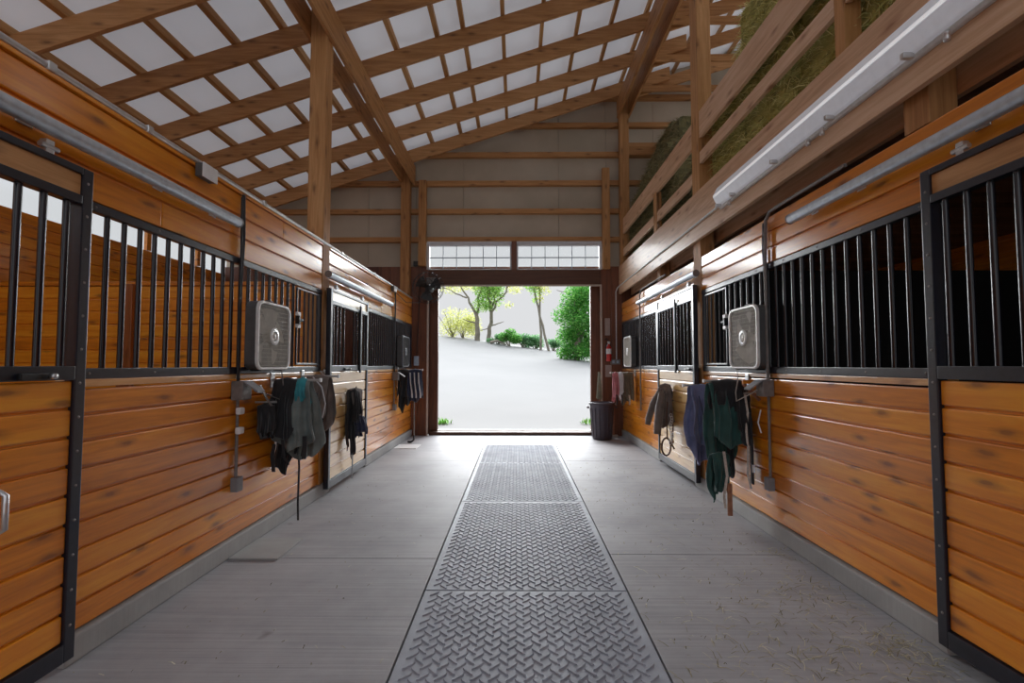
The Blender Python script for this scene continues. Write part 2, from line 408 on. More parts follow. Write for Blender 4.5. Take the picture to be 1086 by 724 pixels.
# ------------------------------------------------------------------ RUBBER MATS
mat_mb = MB()
mw_, ml_ = MX1-MX0-.008, 1.90-.008
def rubber_mat_mesh(ln):
    m = MB().box(-mw_/2, mw_/2, 0, ln, -.02, 0, rnd=.4, bev=.004)
    p = .0545; q = p*math.sqrt(.5); N = 60
    for i in range(-N, N):
        for jx in range(-N, N):
            cx = (i-jx)*q; cy = (i+jx)*q
            if abs(cx) > mw_/2-.03 or not .03 < cy < ln-.03: continue
            a = PI/4 if (i+jx) % 2 else -PI/4
            if jx % 2: a = -a
            a = PI/4 if i % 2 == 0 and jx % 2 == 0 or i % 2 and jx % 2 else 3*PI/4
            c, s_ = math.cos(a), math.sin(a); hl, hw = .035, .006
            pts = [(-hl, 0), (-hl*.7, -hw), (hl*.7, -hw), (hl, 0), (hl*.7, hw), (-hl*.7, hw)]
            lo = [(cx+x*c-y*s_, cy+x*s_+y*c, 0) for x, y in pts]
            hi = [(cx+x*.9*c-y*.55*s_, cy+x*.9*s_+y*.55*c, .0055) for x, y in pts]
            m.add(lo+hi, [tuple(range(6, 12))]+[(k, (k+1) % 6, 6+(k+1) % 6, 6+k) for k in range(6)], .4)
    return m
lab = ['nearest rubber diamond tread mat, lowest in the aisle strip', 'second rubber diamond tread mat counted from the front of the aisle',
       'third rubber diamond tread mat, short and far down the aisle', 'last rubber diamond tread mat, shortest, by the open barn door']
for k, (ya, yb) in enumerate(((1.10, 3.005), (3.005, 4.93), (4.93, 6.82), (6.82, 8.395))):
    m = rubber_mat_mesh(yb-ya-.01)
    o = m.build('rubber_mat', M['rubber']); o.location = ((MX0+MX1)/2, ya+.005, .001)
    tag(o, lab[k], 'mat', 'rubber mats down the aisle')

# ------------------------------------------------------------------ STALL FRONT WALLS (structure)
jl = (2.9, 3.7, 4.4, 7.4, 8.3)
mb = MB()
boards(mb, L, L-.04, 2.2, 5.055, CURB, 1.243, .124, joints=())
boards(mb, L, L-.04, 6.59, GY, CURB, 1.243, .124)
for a, b in ((Y0, 5.055), (5.245, GY)):
    boards(mb, L, L-.04, a, b, BAND0, BAND1, .157, joints=(2.75, 4.2, 5.9, 7.3)); mb.box(L+.012, L-.09, a, b, BAND1, BAND1+.022, bev=.004)
structure(mb, 'wall_left', M['pine_y'])
mb = MB()
boards(mb, R, R+.04, 2.34, 5.36, CURB, 1.243, .124)
boards(mb, R, R+.04, 7.09, GY, CURB, 1.243, .124)
for a, b in ((Y0, 5.36), (5.59, GY)): boards(mb, R, R+.04, a, b, RB0, RB1, .127, joints=(3.93, 7.2))
structure(mb, 'wall_right', M['pine_y'])

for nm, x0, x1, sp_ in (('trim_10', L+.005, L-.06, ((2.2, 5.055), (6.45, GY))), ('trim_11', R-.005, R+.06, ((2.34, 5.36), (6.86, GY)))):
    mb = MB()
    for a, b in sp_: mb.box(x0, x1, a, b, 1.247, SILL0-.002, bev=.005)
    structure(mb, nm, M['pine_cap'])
# outer walls, partitions, right stall ceiling
mb = MB()
boards(mb, OUT_L, OUT_L-.05, Y0, GY, 0, 3.12, .14)
mb.box(OUT_L, OUT_L-.05, Y0, GY, 3.52, roof_z(OUT_L)+.1)
for y in [Y0]+[5.05+1.19*k for k in range(4)]: mb.box(OUT_L, OUT_L-.05, y, y+.09, 3.12, 3.52, rnd=.9)
structure(mb, 'wall_outer_left', M['pine_y'])
mb = MB().box(OUT_L-.02, OUT_L-.026, Y0, GY, 3.12, 3.52)
structure(mb, 'window_3', M['glass'])
mb = MB(); boards(mb, OUT_R, OUT_R+.05, Y0, GY, 0, 2.94, .14)
structure(mb, 'wall_outer_right', M['pine_y'])
mb = MB(); boards(mb, 5.13, 5.19, OUT_L, L-.2, 0, 2.19, .14, axis='x')
mb.box(OUT_L, L-.2, 5.11, 5.21, 2.19, 2.23, bev=.004)
structure(mb, 'wall_partition_left', M['pine_x'])
structure(MB().box(-4.16, -4.02, 5.06, 5.128, 0, 2.2, bev=.005), 'trim_1', M['pine_z'])
structure(MB().box(R+.2, OUT_R, 5.50, 5.56, 0, 2.41, bev=.004), 'wall_partition_right', M['rubber_black'])
mb = MB()
n = int((GY-Y0)/.14)
for i in range(n): mb.box(R+.24, OUT_R, Y0+i*.14+.003, Y0+(i+1)*.14-.003, 2.86, 2.90, bev=.004)
structure(mb, 'ceiling_stall', M['deck_x'])
structure(MB().box(R+.24, OUT_R, Y0, GY, 2.905, 3.02), 'floor_loft', M['deck_x'])
# kick lining on the right stall's outer wall
structure(MB().box(OUT_R-.03, OUT_R-.002, Y0, 5.49, 0, 2.41), 'trim_2', M['rubber_black'])
structure(MB().box(R+.02, R+.05, Y0, 1.04, 0, RB0), 'trim_3', M['pine_y'])
structure(MB().box(L-.05, L-.02, Y0, .94, 0, BAND0), 'trim_12', M['pine_y'])

# ------------------------------------------------------------------ POSTS
def post(x0, x1, y0, y1, z0, z1, mat, label, group='timber posts'):
    mb = MB().box(x0, x1, y0, y1, z0, z1, rnd=random.random(), bev=.006)
    c = ((x0+x1)/2, (y0+y1)/2, z0)
    mb.v = [(v[0]-c[0], v[1]-c[1], v[2]-c[2]) for v in mb.v]
    o = mb.build('timber_post', mat); o.location = c
    return tag(o, label, 'post', group)
post(L-.17, L+.006, 5.06, 5.24, 0, roof_z(-2.1)+.1, M['beam_z'], 'tall timber post rising out of the left stall front to the roof beam')
post(R-.004, R+.15, 5.365, 5.585, 0, 6.8, M['beam_z'], 'tall timber post rising through the hay loft beside the right stall front')
post(R+.03, R+.175, 2.41, 2.57, 2.56, 2.855, M['beam_z'], 'short timber post in the gap above the near right grille')
post(R+.03, R+.17, 7.0, 7.14, 2.56, 2.855, M['beam_z'], 'short timber post in the gap above the far right sliding door')
post(-2.23, -2.06, 9.28, GY-.002, 2.62, 5.2, M['beam_z'], 'gable wall post ending under the left roof beam')
post(-1.90, -1.755, 9.34, GY-.002, 3.26, 4.94, M['beam_z'], 'short gable post at the left end of the transom windows')
post(1.66, 1.80, 9.34, GY-.002, 3.2, 5.17, M['beam_z'], 'short gable post at the right end of the transom windows')
post(1.995, 2.165, 9.28, GY-.002, 3.2, 6.5, M['beam_z'], 'gable wall post ending under the right roof beam')

# ------------------------------------------------------------------ GABLE WALL
GT = .12
mb = MB()
def gable_strip(xa, xb, za, y0=GY+.12, y1=GY+.16):
    mb.add([(xa, y0, za), (xb, y0, za), (xb, y0, roof_z(xb)+.42), (xa, y0, roof_z(xa)+.42),
            (xa, y1, za), (xb, y1, za), (xb, y1, roof_z(xb)+.42), (xa, y1, roof_z(xa)+.42)],
           [(0, 1, 2, 3), (7, 6, 5, 4), (0, 4, 5, 1), (1, 5, 6, 2), (2, 6, 7, 3), (3, 7, 4, 0)])
xs = [OUT_L-.05+.94*k for k in range(13)]
for a, b in zip(xs, xs[1:]):
    b = min(b, 5.4)
    pieces = [(a, b)]
    out = []
    for (p, q) in pieces:
        if q <= -1.76 or p >= 1.66: out.append((p, q, 2.6 if q < -1.7 or True else 0))
        else: out.append((p, q, 3.78))
    for p, q, z in out:
        if p < -1.76 < q: gable_strip(p+.003, -1.76, 2.6); gable_strip(-1.76, q-.003, 3.78)
        elif p < 1.66 < q: gable_strip(p+.003, 1.66, 3.78); gable_strip(1.66, q-.003, 2.6)
        else: gable_strip(p+.003, q-.003, z)
gable_strip(OUT_L-.05, -1.76, 2.6, GY+.165, GY+.2); gable_strip(-1.76, 1.66, 3.78, GY+.165, GY+.2); gable_strip(1.66, 5.4, 2.6, GY+.165, GY+.2)
structure(mb, 'wall_back', M['gable'])
gz = [(3.80, 'header girt right above the transom windows', OUT_L, 4.9), (4.36, 'second girt above the transom windows', OUT_L, 4.9), (4.92, 'third girt above the transom windows', OUT_L, 4.9),
      (5.49, 'fourth girt above the transom windows', -1.3, 4.9), (6.08, 'fifth girt above the transom windows, short at its left end', .6, 4.9), (6.64, 'topmost girt of the gable wall near the ridge', 2.2, 4.9)]
for z, lb, xa, xb in gz:
    xa = max(OUT_L, (z+.05-5.885-.28)/.325)
    mb = MB().box(xa, xb, GY+.02, GY+.119, z-.045, z+.05, bev=.004)
    o = mb.build('girt', M['beam_x']); tag(o, 'horizontal timber '+lb, 'girt', 'girts across the gable wall')
o = MB().box(2.17, 4.9, GY-.02, GY+.019, 5.46, 5.70, bev=.004).build('girt', M['beam_x'])
tag(o, 'wide horizontal board right of the right gable post, above the far hay', 'girt')
# lower wood-clad gable parts
mb = MB()
for a, b in ((-2.03-.6, -1.72), (1.63, 2.03+.6)):
    n = 5
    for i in range(n): mb.box(a+(b-a)*i/n+.002, a+(b-a)*(i+1)/n-.002, GY, GY+.1, 0, 3.26, bev=.004)
structure(mb, 'wall_back_cladding', M['dark_z'])
structure(MB().box(OUT_L, -2.63, GY, GY+.1, 0, 3.26).box(2.63, OUT_R, GY, GY+.1, 0, 3.0), 'wall_back_stalls', M['dark_z'])
structure(MB().box(-1.72, 1.63, GY, GY+.1, 2.90, 3.195, bev=.006), 'trim_4', M['dark_x'])
# jambs (recess) and outer door edge
structure(MB().box(-1.72, -1.553, GY+.2, GY+.3, 0, 3.1).box(1.455, 1.63, GY+.2, GY+.3, 0, 3.1).box(-1.72, 1.63, GY+.2, GY+.3, 2.94, 3.3)
          .box(-1.76, -1.722, GY+.1, GY+.3, 0, 3.0).box(1.632, 1.67, GY+.1, GY+.3, 0, 3.0).box(-1.76, 1.67, GY+.1, GY+.2, 2.97, 3.19), 'trim_5', M['dark_z'], .004)
structure(MB().box(-1.735, -1.705, GY-.016, GY+.004, 0.0, 2.905).box(1.615, 1.645, GY-.016, GY+.004, 0.0, 2.905).box(-1.705, 1.615, GY-.016, GY+.004, 2.872, 2.905), 'trim_6', M['door_trim'])
structure(MB().box(-1.70, 1.612, GY+.06, GY+.2, -.1, .06, bev=.01), 'trim_7', M['dark_x'])
structure(MB().box(-1.70, 1.612, GY+.2, GY+.35, -.1, .075, bev=.006), 'trim_8', M['door_trim'])

# transom windows
for k, (xa, xb) in enumerate(((-1.75, -.10), (.0, 1.655))):
    mb = MB(); z0, z1 = 3.2, 3.755
    t = .05
    mb.box(xa, xb, GY-.01, GY+.1, z1-t*.55, z1, bev=.004); mb.box(xa, xb, GY+.02, GY+.1, z1-t*1.6, z1-t*.6, bev=.004)
    mb.box(xa, xb, GY+.02, GY+.1, z0, z0+.02, bev=.004)
    if k == 0: mb.box(xa, xa+t, GY-.01, GY+.1, z0, z1-t*.6, bev=.004); mb.box(xb-.03, xb, GY+.02, GY+.1, z0, z1-t, bev=.004)
    else: mb.box(xb-t, xb, GY-.01, GY+.1, z0, z1-t*.6, bev=.004); mb.box(xa, xa+.03, GY+.02, GY+.1, z0, z1-t, bev=.004)
    w = mb.build('window_%d' % (k+1), M['win_frame']); w['kind'] = 'structure'
    g = MB(); ia, ib = xa+(t if k == 0 else .03), xb-(.03 if k == 0 else t)
    for i in range(1, 6):
        x = ia+(ib-ia)*i/6; g.box(x-.007, x+.007, GY+.05, GY+.07, z0+.02, z1-.08)
    zm = (z0+z1-.06)/2; g.box(ia, ib, GY+.05, GY+.07, zm-.008, zm+.008)
    g.build('muntin_grid', M['muntin'], w)
    MB().box(ia, ib, GY+.058, GY+.062, z0+.01, z1-.08).build('pane', M['glass'], w)
structure(MB().box(-.10, .0, GY, GY+.1, 3.19, 3.76, bev=.004), 'trim_9', M['dark_z'])

# ------------------------------------------------------------------ ROOF
RY0, RY1 = -4.0, GY+.2
xs = [-5.9+.0]
pur_x = [-1.63, -1.08, -.73, -.19, .37, .92, 1.47, 2.02, 2.57, 3.12, 3.67, 4.22]
pur_l = [-2.18-.55*k for k in range(7)]
px_all = sorted(pur_l+pur_x)
TOP = RAFTER_H + .09      # purlin top above the rafter underside
# insulated sheet sagging between the purlins
mb = MB()
edge = [-6.0]+px_all+[4.8]
ycuts = [RY0]+[4.58+.93*k for k in range(-9, 6)]+[RY1]
fine_y = []
for a, b in zip(ycuts, ycuts[1:]):
    fine_y += [(a+(b-a)*i/6, math.sin(PI*i/6)) for i in range(6)]
fine_y.append((RY1, 0))
cols = []
for a, b in zip(edge, edge[1:]):
    for i in range(5): cols.append((a+(b-a)*i/5, math.sin(PI*i/5)))
cols.append((edge[-1], 0))
vs = []
for x, sx in cols:
    for y, sy in fine_y:
        z = roof_z(x)+TOP+.012-.055*sx*(.35+.65*(1-sy)) + .006*noise.noise(Vector((x*3, y*3, 0)))
        vs.append((x, y, z))
ny = len(fine_y); fs = [(i*ny+j, (i+1)*ny+j, (i+1)*ny+j+1, i*ny+j+1) for i in range(len(cols)-1) for j in range(ny-1)]
mb.add(vs, fs, .5, True)
# far slope behind the ridge
mb.add([(4.8, RY0, roof_z(4.8)+TOP), (4.8, RY1, roof_z(4.8)+TOP), (9.5, RY1, roof_z(4.8)+TOP-1.53), (9.5, RY0, roof_z(4.8)+TOP-1.53)], [(0, 1, 2, 3)], .5)
o = structure(mb, 'ceiling', M['vinyl'])

def sloped(x0, x1, y0, y1, dz0, dz1):
    m = MB()
    a, b = roof_z(x0), roof_z(x1)
    vs = [(x0, y0, a+dz0), (x1, y0, b+dz0), (x1, y0, b+dz1), (x0, y0, a+dz1), (x0, y1, a+dz0), (x1, y1, b+dz0), (x1, y1, b+dz1), (x0, y1, a+dz1)]
    return m.add(vs, [(0, 1, 2, 3), (7, 6, 5, 4), (0, 4, 5, 1), (1, 5, 6, 2), (2, 6, 7, 3), (3, 7, 4, 0)])
ordn = ['nearest', 'second', 'third', 'fourth', 'fifth', 'last']
for k in range(6):
    y = 4.58+.93*k
    last = 'ends against the gable wall' if k == 5 else 'spans up from the left eave'
    m = sloped(OUT_L-.2, 2.95, y-.025, y+.025, 0, RAFTER_H)
    m2 = sloped(-1.99, -1.2, y-.055, y-.026, -.0, .07); m.v += []; 
    o = m.build('rafter', M['beam_x'], None, .004)
    o['label'] = 'wide sloping roof rafter, %s from the camera, that %s' % (ordn[k] if k else 'nearest one', last)
    tag(o, ('%s sloping roof rafter counted from the near end of the barn' % ordn[k]) if 0 < k < 5 else ('nearest sloping roof rafter, crossing the top left corner of the barn' if k == 0 else 'last sloping roof rafter, lying along the gable wall'), 'rafter', 'roof rafters')
    # upper rafter beyond the right beam, with its tie
    m = sloped(2.22, 4.8, y+.026, y+.066, -.12, .10)
    o = m.build('rafter', M['beam_x'], None, .004)
    tag(o, '%s upper rafter above the hay loft counted from the near end of the barn' % ordn[k], 'rafter', 'upper rafters above the hay loft')
    o = MB().box(2.22, 5.2, y-.066, y-.027, 6.58, 6.70, bev=.004).build('collar_tie', M['beam_x'])
    tag(o, '%s horizontal collar tie above the hay loft counted from the near end' % ordn[k], 'tie', 'collar ties above the hay loft')
num = ['first', 'second', 'third', 'fourth', 'fifth', 'sixth', 'seventh', 'eighth', 'ninth', 'tenth']
pur_l_sorted = sorted(pur_l, reverse=True)
for i, x in enumerate(px_all):
    m = sloped(x-.027, x+.027, 1.6, RY1-.1, RAFTER_H+.002, TOP)
    o = m.build('purlin', M['purlin'], None, .003)
    if x < -2.1: lb = '%s thin roof purlin to the left of the left roof beam' % num[pur_l_sorted.index(x)]
    elif x < 2.0: lb = '%s thin roof purlin to the right of the left roof beam' % num[pur_x.index(x)]
    else: lb = '%s thin roof purlin counted from the right roof beam towards the ridge' % num[pur_x.index(x)-7]
    tag(o, lb, 'purlin', 'roof purlins')
# longitudinal beams (pairs)
for x0, x1, zb, lb in ((-2.245, -2.205, 4.86, 'left board of the roof beam pair on the tall left post'), (-2.022, -1.98, 4.86, 'right board of the roof beam pair on the tall left post'),
                   (1.965, 2.01, 6.18, 'aisle side board of the right roof beam pair above the loft rail'), (2.17, 2.21, 6.18, 'loft side board of the right roof beam pair above the hay')):
    xm = (x0+x1)/2
    o = MB().box(x0, x1, 1.2, GY-.03, zb, min(roof_z(x0), roof_z(x1))-.003, bev=.005).build('roof_beam', M['beam_y'])
    tag(o, lb, 'beam', 'roof beams')

# ------------------------------------------------------------------ HAY LOFT front
for z0, z1, lb in ((2.72, 2.872, 'lower pale board on the front edge of the hay loft, under the white conduit'), (2.876, 3.25, 'upper pale board on the front edge of the hay loft, behind the strip light')):
    o = MB().box(1.98, 2.02, Y0, GY-.003, z0, z1, bev=.004).build('loft_beam', M['loft_y']); tag(o, lb, 'beam', 'loft edge boards')
o = MB().box(2.21, 2.25, Y0, GY-.003, 2.70, 2.86, bev=.004).build('loft_beam', M['loft_y'])
tag(o, 'rear loft edge board seen through the gap above the right grilles', 'beam', 'loft edge boards')
rail = thing('loft_railing', 'pale timber railing along the hay loft edge above the right stalls', 'railing', (2.0, 5.0, 3.25))
part(MB().box(2.03, 2.068, 3.05, 5.36, 3.87, 4.17, bev=.004).box(2.03, 2.068, Y0, 2.945, 3.87, 4.17, bev=.004).box(2.03, 2.068, 5.59, GY-.18, 3.85, 4.14, bev=.004), 'top_rail', M['loft_y'], rail)
part(MB().box(2.03, 2.068, 3.05, 5.36, 3.58, 3.71, bev=.004).box(2.03, 2.068, Y0, 2.945, 3.58, 3.71, bev=.004).box(2.03, 2.068, 5.59, GY-.18, 3.42, 3.56, bev=.004), 'middle_rail', M['loft_y'], rail)
part(MB().box(2.021, 2.029, 7.02, 7.16, 3.255, 3.86, bev=.002).box(2.069, 2.10, 7.02, 7.16, 3.02, 3.86, bev=.003), 'rail_post', M['beam_z'], rail)
part(MB().box(2.026, 2.13, 2.95, 3.045, 3.02, 4.4, bev=.003), 'rail_post', M['beam_z'], rail)

# strip light on the loft beam, glowing faintly
glow = simple('frosted_diffuser', (.80, .84, .90), .2, 0, .04)
glow.node_tree.nodes['Principled BSDF'].inputs['Emission Color'].default_value = (.85, .9, 1, 1)
glow.node_tree.nodes['Principled BSDF'].inputs['Emission Strength'].default_value = .10
ridge_glint = simple('ridge_highlight', (.9, .9, .9), .3)
ridge_glint.node_tree.nodes['Principled BSDF'].inputs['Emission Color'].default_value = (.95, .97, 1, 1)
ridge_glint.node_tree.nodes['Principled BSDF'].inputs['Emission Strength'].default_value = .35  # emission imitates the highlight on the cover's ridge, no tube there
sl = thing('strip_light', 'long grey covered strip light fixed to the pale loft beam', 'light', (1.92, 3.2, 2.9))
pr = [(0, .0), (.0, .10), (-.025, .135), (-.07, .13), (-.1, .09), (-.105, .06), (-.09, .02), (-.06, .0)]
def prism_y(mb, prof, x, z, y0, y1):
    n = len(prof); vs = [(x+a, y0, z+b) for a, b in prof]+[(x+a, y1, z+b) for a, b in prof]
    mb.add(vs, [tuple(range(n))[::-1], tuple(range(n, 2*n))]+[(k, (k+1) % n, n+(k+1) % n, n+k) for k in range(n)], .5)
    return mb
pr_h = [(0, -.012), (0, .212), (-.022, .212), (-.03, .20), (-.03, .0), (-.022, -.012)]
part(prism_y(MB(), pr_h, 1.979, 2.86, 1.55, 4.68), 'housing', M['conduit'], sl, .004)
pr_d = [(-.031, .004), (-.031, .196), (-.055, .188), (-.092, .115), (-.092, .085), (-.055, .012)]
part(prism_y(MB(), pr_d, 1.979, 2.86, 1.57, 4.66), 'diffuser', glow, sl, .008)
part(MB().box(1.883, 1.888, 1.58, 4.65, 2.95, 2.968), 'ridge_highlight_strip', ridge_glint, sl)
for y in (1.85, 2.35, 2.95, 3.6, 4.3, 4.6): part(MB().box(1.885, 1.94, y-.012, y+.012, 2.845, 2.875, bev=.004), 'clip', M['zinc'], sl)
for y in (2.15, 3.05, 3.2, 4.4):
    part(MB().lathe([(0, 0), (.013, 0), (.015, .012), (.01, .03), (.013, .032), (.013, .045), (0, .045)], (1.93, y, 2.80), 'z', 12), 'clip_bolt', M['zinc'], sl)

# conduit down the beam seam, bent onto the gable wall
cd = MB().tube([(1.97, 4.7, 2.90), (1.97, 6.0, 2.885), (1.97, 9.2, 2.865), (1.965, 9.36, 2.86), (1.94, 9.41, 2.83), (1.915, 9.42, 2.76), (1.913, 9.42, 1.45)], .011, 10)
tag(cd.build('conduit', M['conduit']), 'pale conduit running from the strip light along the loft beam and down the gable wall', 'conduit')
# conduit on top of the right upper boards, one run to each outlet
def arc_conduit(pts, r, label, mat, name='conduit'):
    o = MB().tube(pts, r, 10).build(name, mat); return tag(o, label, 'conduit')
arc_conduit([(2.0, 2.95, 2.565), (2.0, 3.75, 2.565), (2.0, 3.84, 2.56), (1.995, 3.9, 2.50), (1.995, 3.92, 2.2), (1.995, 3.92, 1.22)], .013, 'dark conduit dropping beside the near right box fan to its outlet', M['dconduit'])
arc_conduit([(2.01, 6.6, 2.57), (2.005, 7.75, 2.565), (2.0, 7.86, 2.55), (1.995, 7.92, 2.48), (1.995, 7.93, 2.2), (1.995, 7.93, .62)], .013, 'pale thin conduit dropping down the far right stall front beyond the sliding door', M['dconduit'])

# left cap conduit with junction boxes
o = thing('conduit_run', 'long silver conduit run along the top edge of the left stall front', 'conduit', (L, 5, BAND1+.02))
part(MB().tube([(L+.0, Y0, BAND1+.042), (L+.0, GY-.02, BAND1+.042)], .017, 10), 'pipe', M['zinc'], o)
for y in (2.05, 2.62, 3.85, 5.6, 6.9, 8.2): part(MB().box(L-.02, L+.022, y-.02, y+.02, BAND1+.02, BAND1+.062, bev=.006), 'clip', M['zinc'], o)
for y0, y1, lb in ((3.0, 3.14, 'grey junction box on the top edge of the near left stall front'), (7.8, 7.95, 'small white junction box on the top edge of the far left stall front')):
    o = thing('junction_box', lb, 'box', (L+.06, (y0+y1)/2, BAND1-.06), 'junction boxes on the left wall')
    part(MB().box(L+.014, L+.062, y0, y1, BAND1-.065, BAND1+.02, bev=.004), 'body', M['fan_side'], o)
    part(MB().box(L+.062, L+.07, y0-.004, y1+.004, BAND1-.069, BAND1+.024, bev=.003), 'cover', M['white'], o)
# black drop cable bundle + conduit on the left
def drop(x, y, ztop, zbot, label, dirx):
    t = thing('outlet_drop', label, 'wiring', (x, y, zbot))
    part(MB().tube([(x+.02*dirx, y+.01, ztop), (x+.022*dirx, y+.02, 2.3), (x+.02*dirx, y, 1.9), (x+.02*dirx, y, 1.22)], .012, 8), 'cable', M['cable'], t)
    part(MB().tube([(x+.03*dirx, y-.03, ztop-.03), (x+.03*dirx, y-.02, 2.2), (x+.03*dirx, y-.035, 1.6), (x+.03*dirx, y-.025, 1.25)], .008, 8), 'cable', M['cable'], t)
    part(MB().tube([(x+.02*dirx, y, 1.12), (x+.02*dirx, y, zbot+.08)], .011, 8), 'pipe', M['dconduit'], t)
    part(MB().box(x+.002*dirx, x+.055*dirx, y-.035, y+.035, zbot-.01, zbot+.09, bev=.005), 'outlet', M['grey_box'], t)
    b = part(MB().box(x+.002*dirx, x+.09*dirx, y-.06, y+.06, 1.10, 1.235, bev=.008), 'outlet_box', M['dconduit'], t)
    part(MB().add([(x+.092*dirx, y-.055, 1.235), (x+.092*dirx, y+.055, 1.235), (x+.19*dirx, y+.05, 1.165), (x+.19*dirx, y-.05, 1.165),
                  (x+.092*dirx, y-.055, 1.222), (x+.092*dirx, y+.055, 1.222), (x+.19*dirx, y+.05, 1.152), (x+.19*dirx, y-.05, 1.152)],
                 [(0, 1, 2, 3), (7, 6, 5, 4), (0, 4, 5, 1), (1, 5, 6, 2), (2, 6, 7, 3), (3, 7, 4, 0)]), 'box_cover', M['grey_box'], t)
    return t
t = drop(L, 3.53, 2.60, .46, 'black cables and conduit dropping to a grey outlet on the near left stall front', 1)
for z in (1.02, .88): part(MB().box(L+.02, L+.06, 3.50, 3.56, z-.025, z+.025, bev=.012), 'plug', M['white'], t)
drop(R, 3.95, 2.50, .37, 'black cables and outlet beside the near right box fan', -1)
drop(L, 8.05, 2.60, .62, 'black cables and outlet beside the far left box fan', 1)

# ------------------------------------------------------------------ GRILLES (fixed) with feed doors
def bar_mesh(h, r=.0125):
    me = MB().tube([(0, 0, 0), (0, 0, h)], r, 10)
    return me
def make_bars(root, x, ys, z0, z1, mat=None, r=.0135):
    first = None
    loc = root.matrix_basis.translation
    up = root.parent.matrix_basis.translation if root.parent else Vector((0, 0, 0))
    for y in ys:
        if first is None:
            b = bar_mesh(z1-z0, r).build('bar', mat or M['bar_steel'], root); first = b
        else:
            b = first.copy(); C.objects.link(b); b.parent = root
        b.location = Vector((x, y, z0))-loc-up
def screws(root, pts, s):
    first = None
    for p in pts:
        if first is None: b = first = MB().lathe([(0, .004*s), (.006, .002*s), (.007, -.001*s)], (0, 0, 0), 'x', 8).build('screw', M['dconduit'], root)
        else:
            b = first.copy(); C.objects.link(b); b.parent = root
        b.location = Vector(p)-root.matrix_basis.translation
def grille(side, y0, y1, n, zt, label, feed=None):
    s = 1 if side < 0 else -1     # towards the aisle
    X = L if side < 0 else R
    g = thing('stall_grille', label, 'grille', (X, (y0+y1)/2, SILL0), 'fixed stall grilles')
    f = MB()
    f.box(X-.03*s, X+.008*s, y0, y1, SILL0, SILL1, bev=.004)
    f.box(X-.03*s, X+.008*s, y0, y1, zt-.045, zt, bev=.004)
    f.box(X-.03*s, X+.004*s, y0, y0+.03, SILL1, zt-.045, bev=.003); f.box(X-.03*s, X+.004*s, y1-.03, y1, SILL1, zt-.045, bev=.003)
    part(f, 'frame', M['steel'], g)
    ks = []
    k = int((y1-y0)/.42)
    for i in range(k+1):
        for z in (SILL0+.025, zt-.022):
            ks.append((X+.008*s, y0+.1+i*.42 if y0+.1+i*.42 < y1 else y1-.05, z))
    screws(g, ks, s)
    ys = [y0+.03+(y1-y0-.06)*(i+.5)/n for i in range(n)]
    if feed:
        a, b = feed
        make_bars(g, X-.012*s, [y for y in ys if not a-.015 < y < b+.015], SILL1, zt-.045)
        fd = empty('feed_door', (0, a-(y0+y1)/2, 0)); fd.parent = g
        fr = MB(); xx0, xx1 = X-.004*s, X+.012*s; z0_, z1_ = SILL1+.015, zt-.06
        fr.box(xx0, xx1, a, a+.018, z0_, z1_, bev=.003); fr.box(xx0, xx1, b-.018, b, z0_, z1_, bev=.003)
        fr.box(xx0, xx1, a+.018, b-.018, z0_, z0_+.018, bev=.003); fr.box(xx0, xx1, a+.018, b-.018, z1_-.018, z1_, bev=.003)
        part(fr, 'feed_frame', M['steel'], fd)
        m_ = max(3, int((b-a)/.1)); yy = [a+.018+(b-a-.036)*(i+.5)/m_ for i in range(m_)]
        bm = MB()
        for y in yy: bm.tube([(X+.004*s, y, z0_+.018), (X+.004*s, y, z1_-.018)], .0095, 8)
        part(bm, 'feed_bars', M['bar_steel'], fd)
        ly = a-.005 if True else b
        part(MB().box(X+.012*s, X+.04*s, ly-.035, ly+.03, 1.80, 1.835, bev=.006).box(X+.012*s, X+.04*s, ly-.035, ly+.03, 1.69, 1.725, bev=.006), 'latch_plate', M['white'], fd)
        part(MB().tube([(X+.026*s, ly-.02, 1.76), (X+.03*s, ly+.07, 1.765)], .016, 10).box(X+.012*s, X+.045*s, ly-.02, ly+.012, 1.72, 1.80, bev=.006), 'latch_bolt', M['black'], fd)
    else:
        make_bars(g, X-.012*s, ys, SILL1, zt-.045)
    return g
grille(-1, 2.205, 5.055, 26, BAND0, 'long black barred grille on the near left stall front behind the box fan', (4.47, 5.0))
grille(-1, 6.60, 9.44, 26, BAND0, 'black barred grille on the far left stall front beyond the sliding door')
grille(1, 2.345, 5.355, 25, RB0, 'long black barred grille on the near right stall front behind the box fan', (4.72, 5.27))
grille(1, 7.10, 9.44, 22, RB0, 'black barred grille on the far right stall front beyond the sliding door')

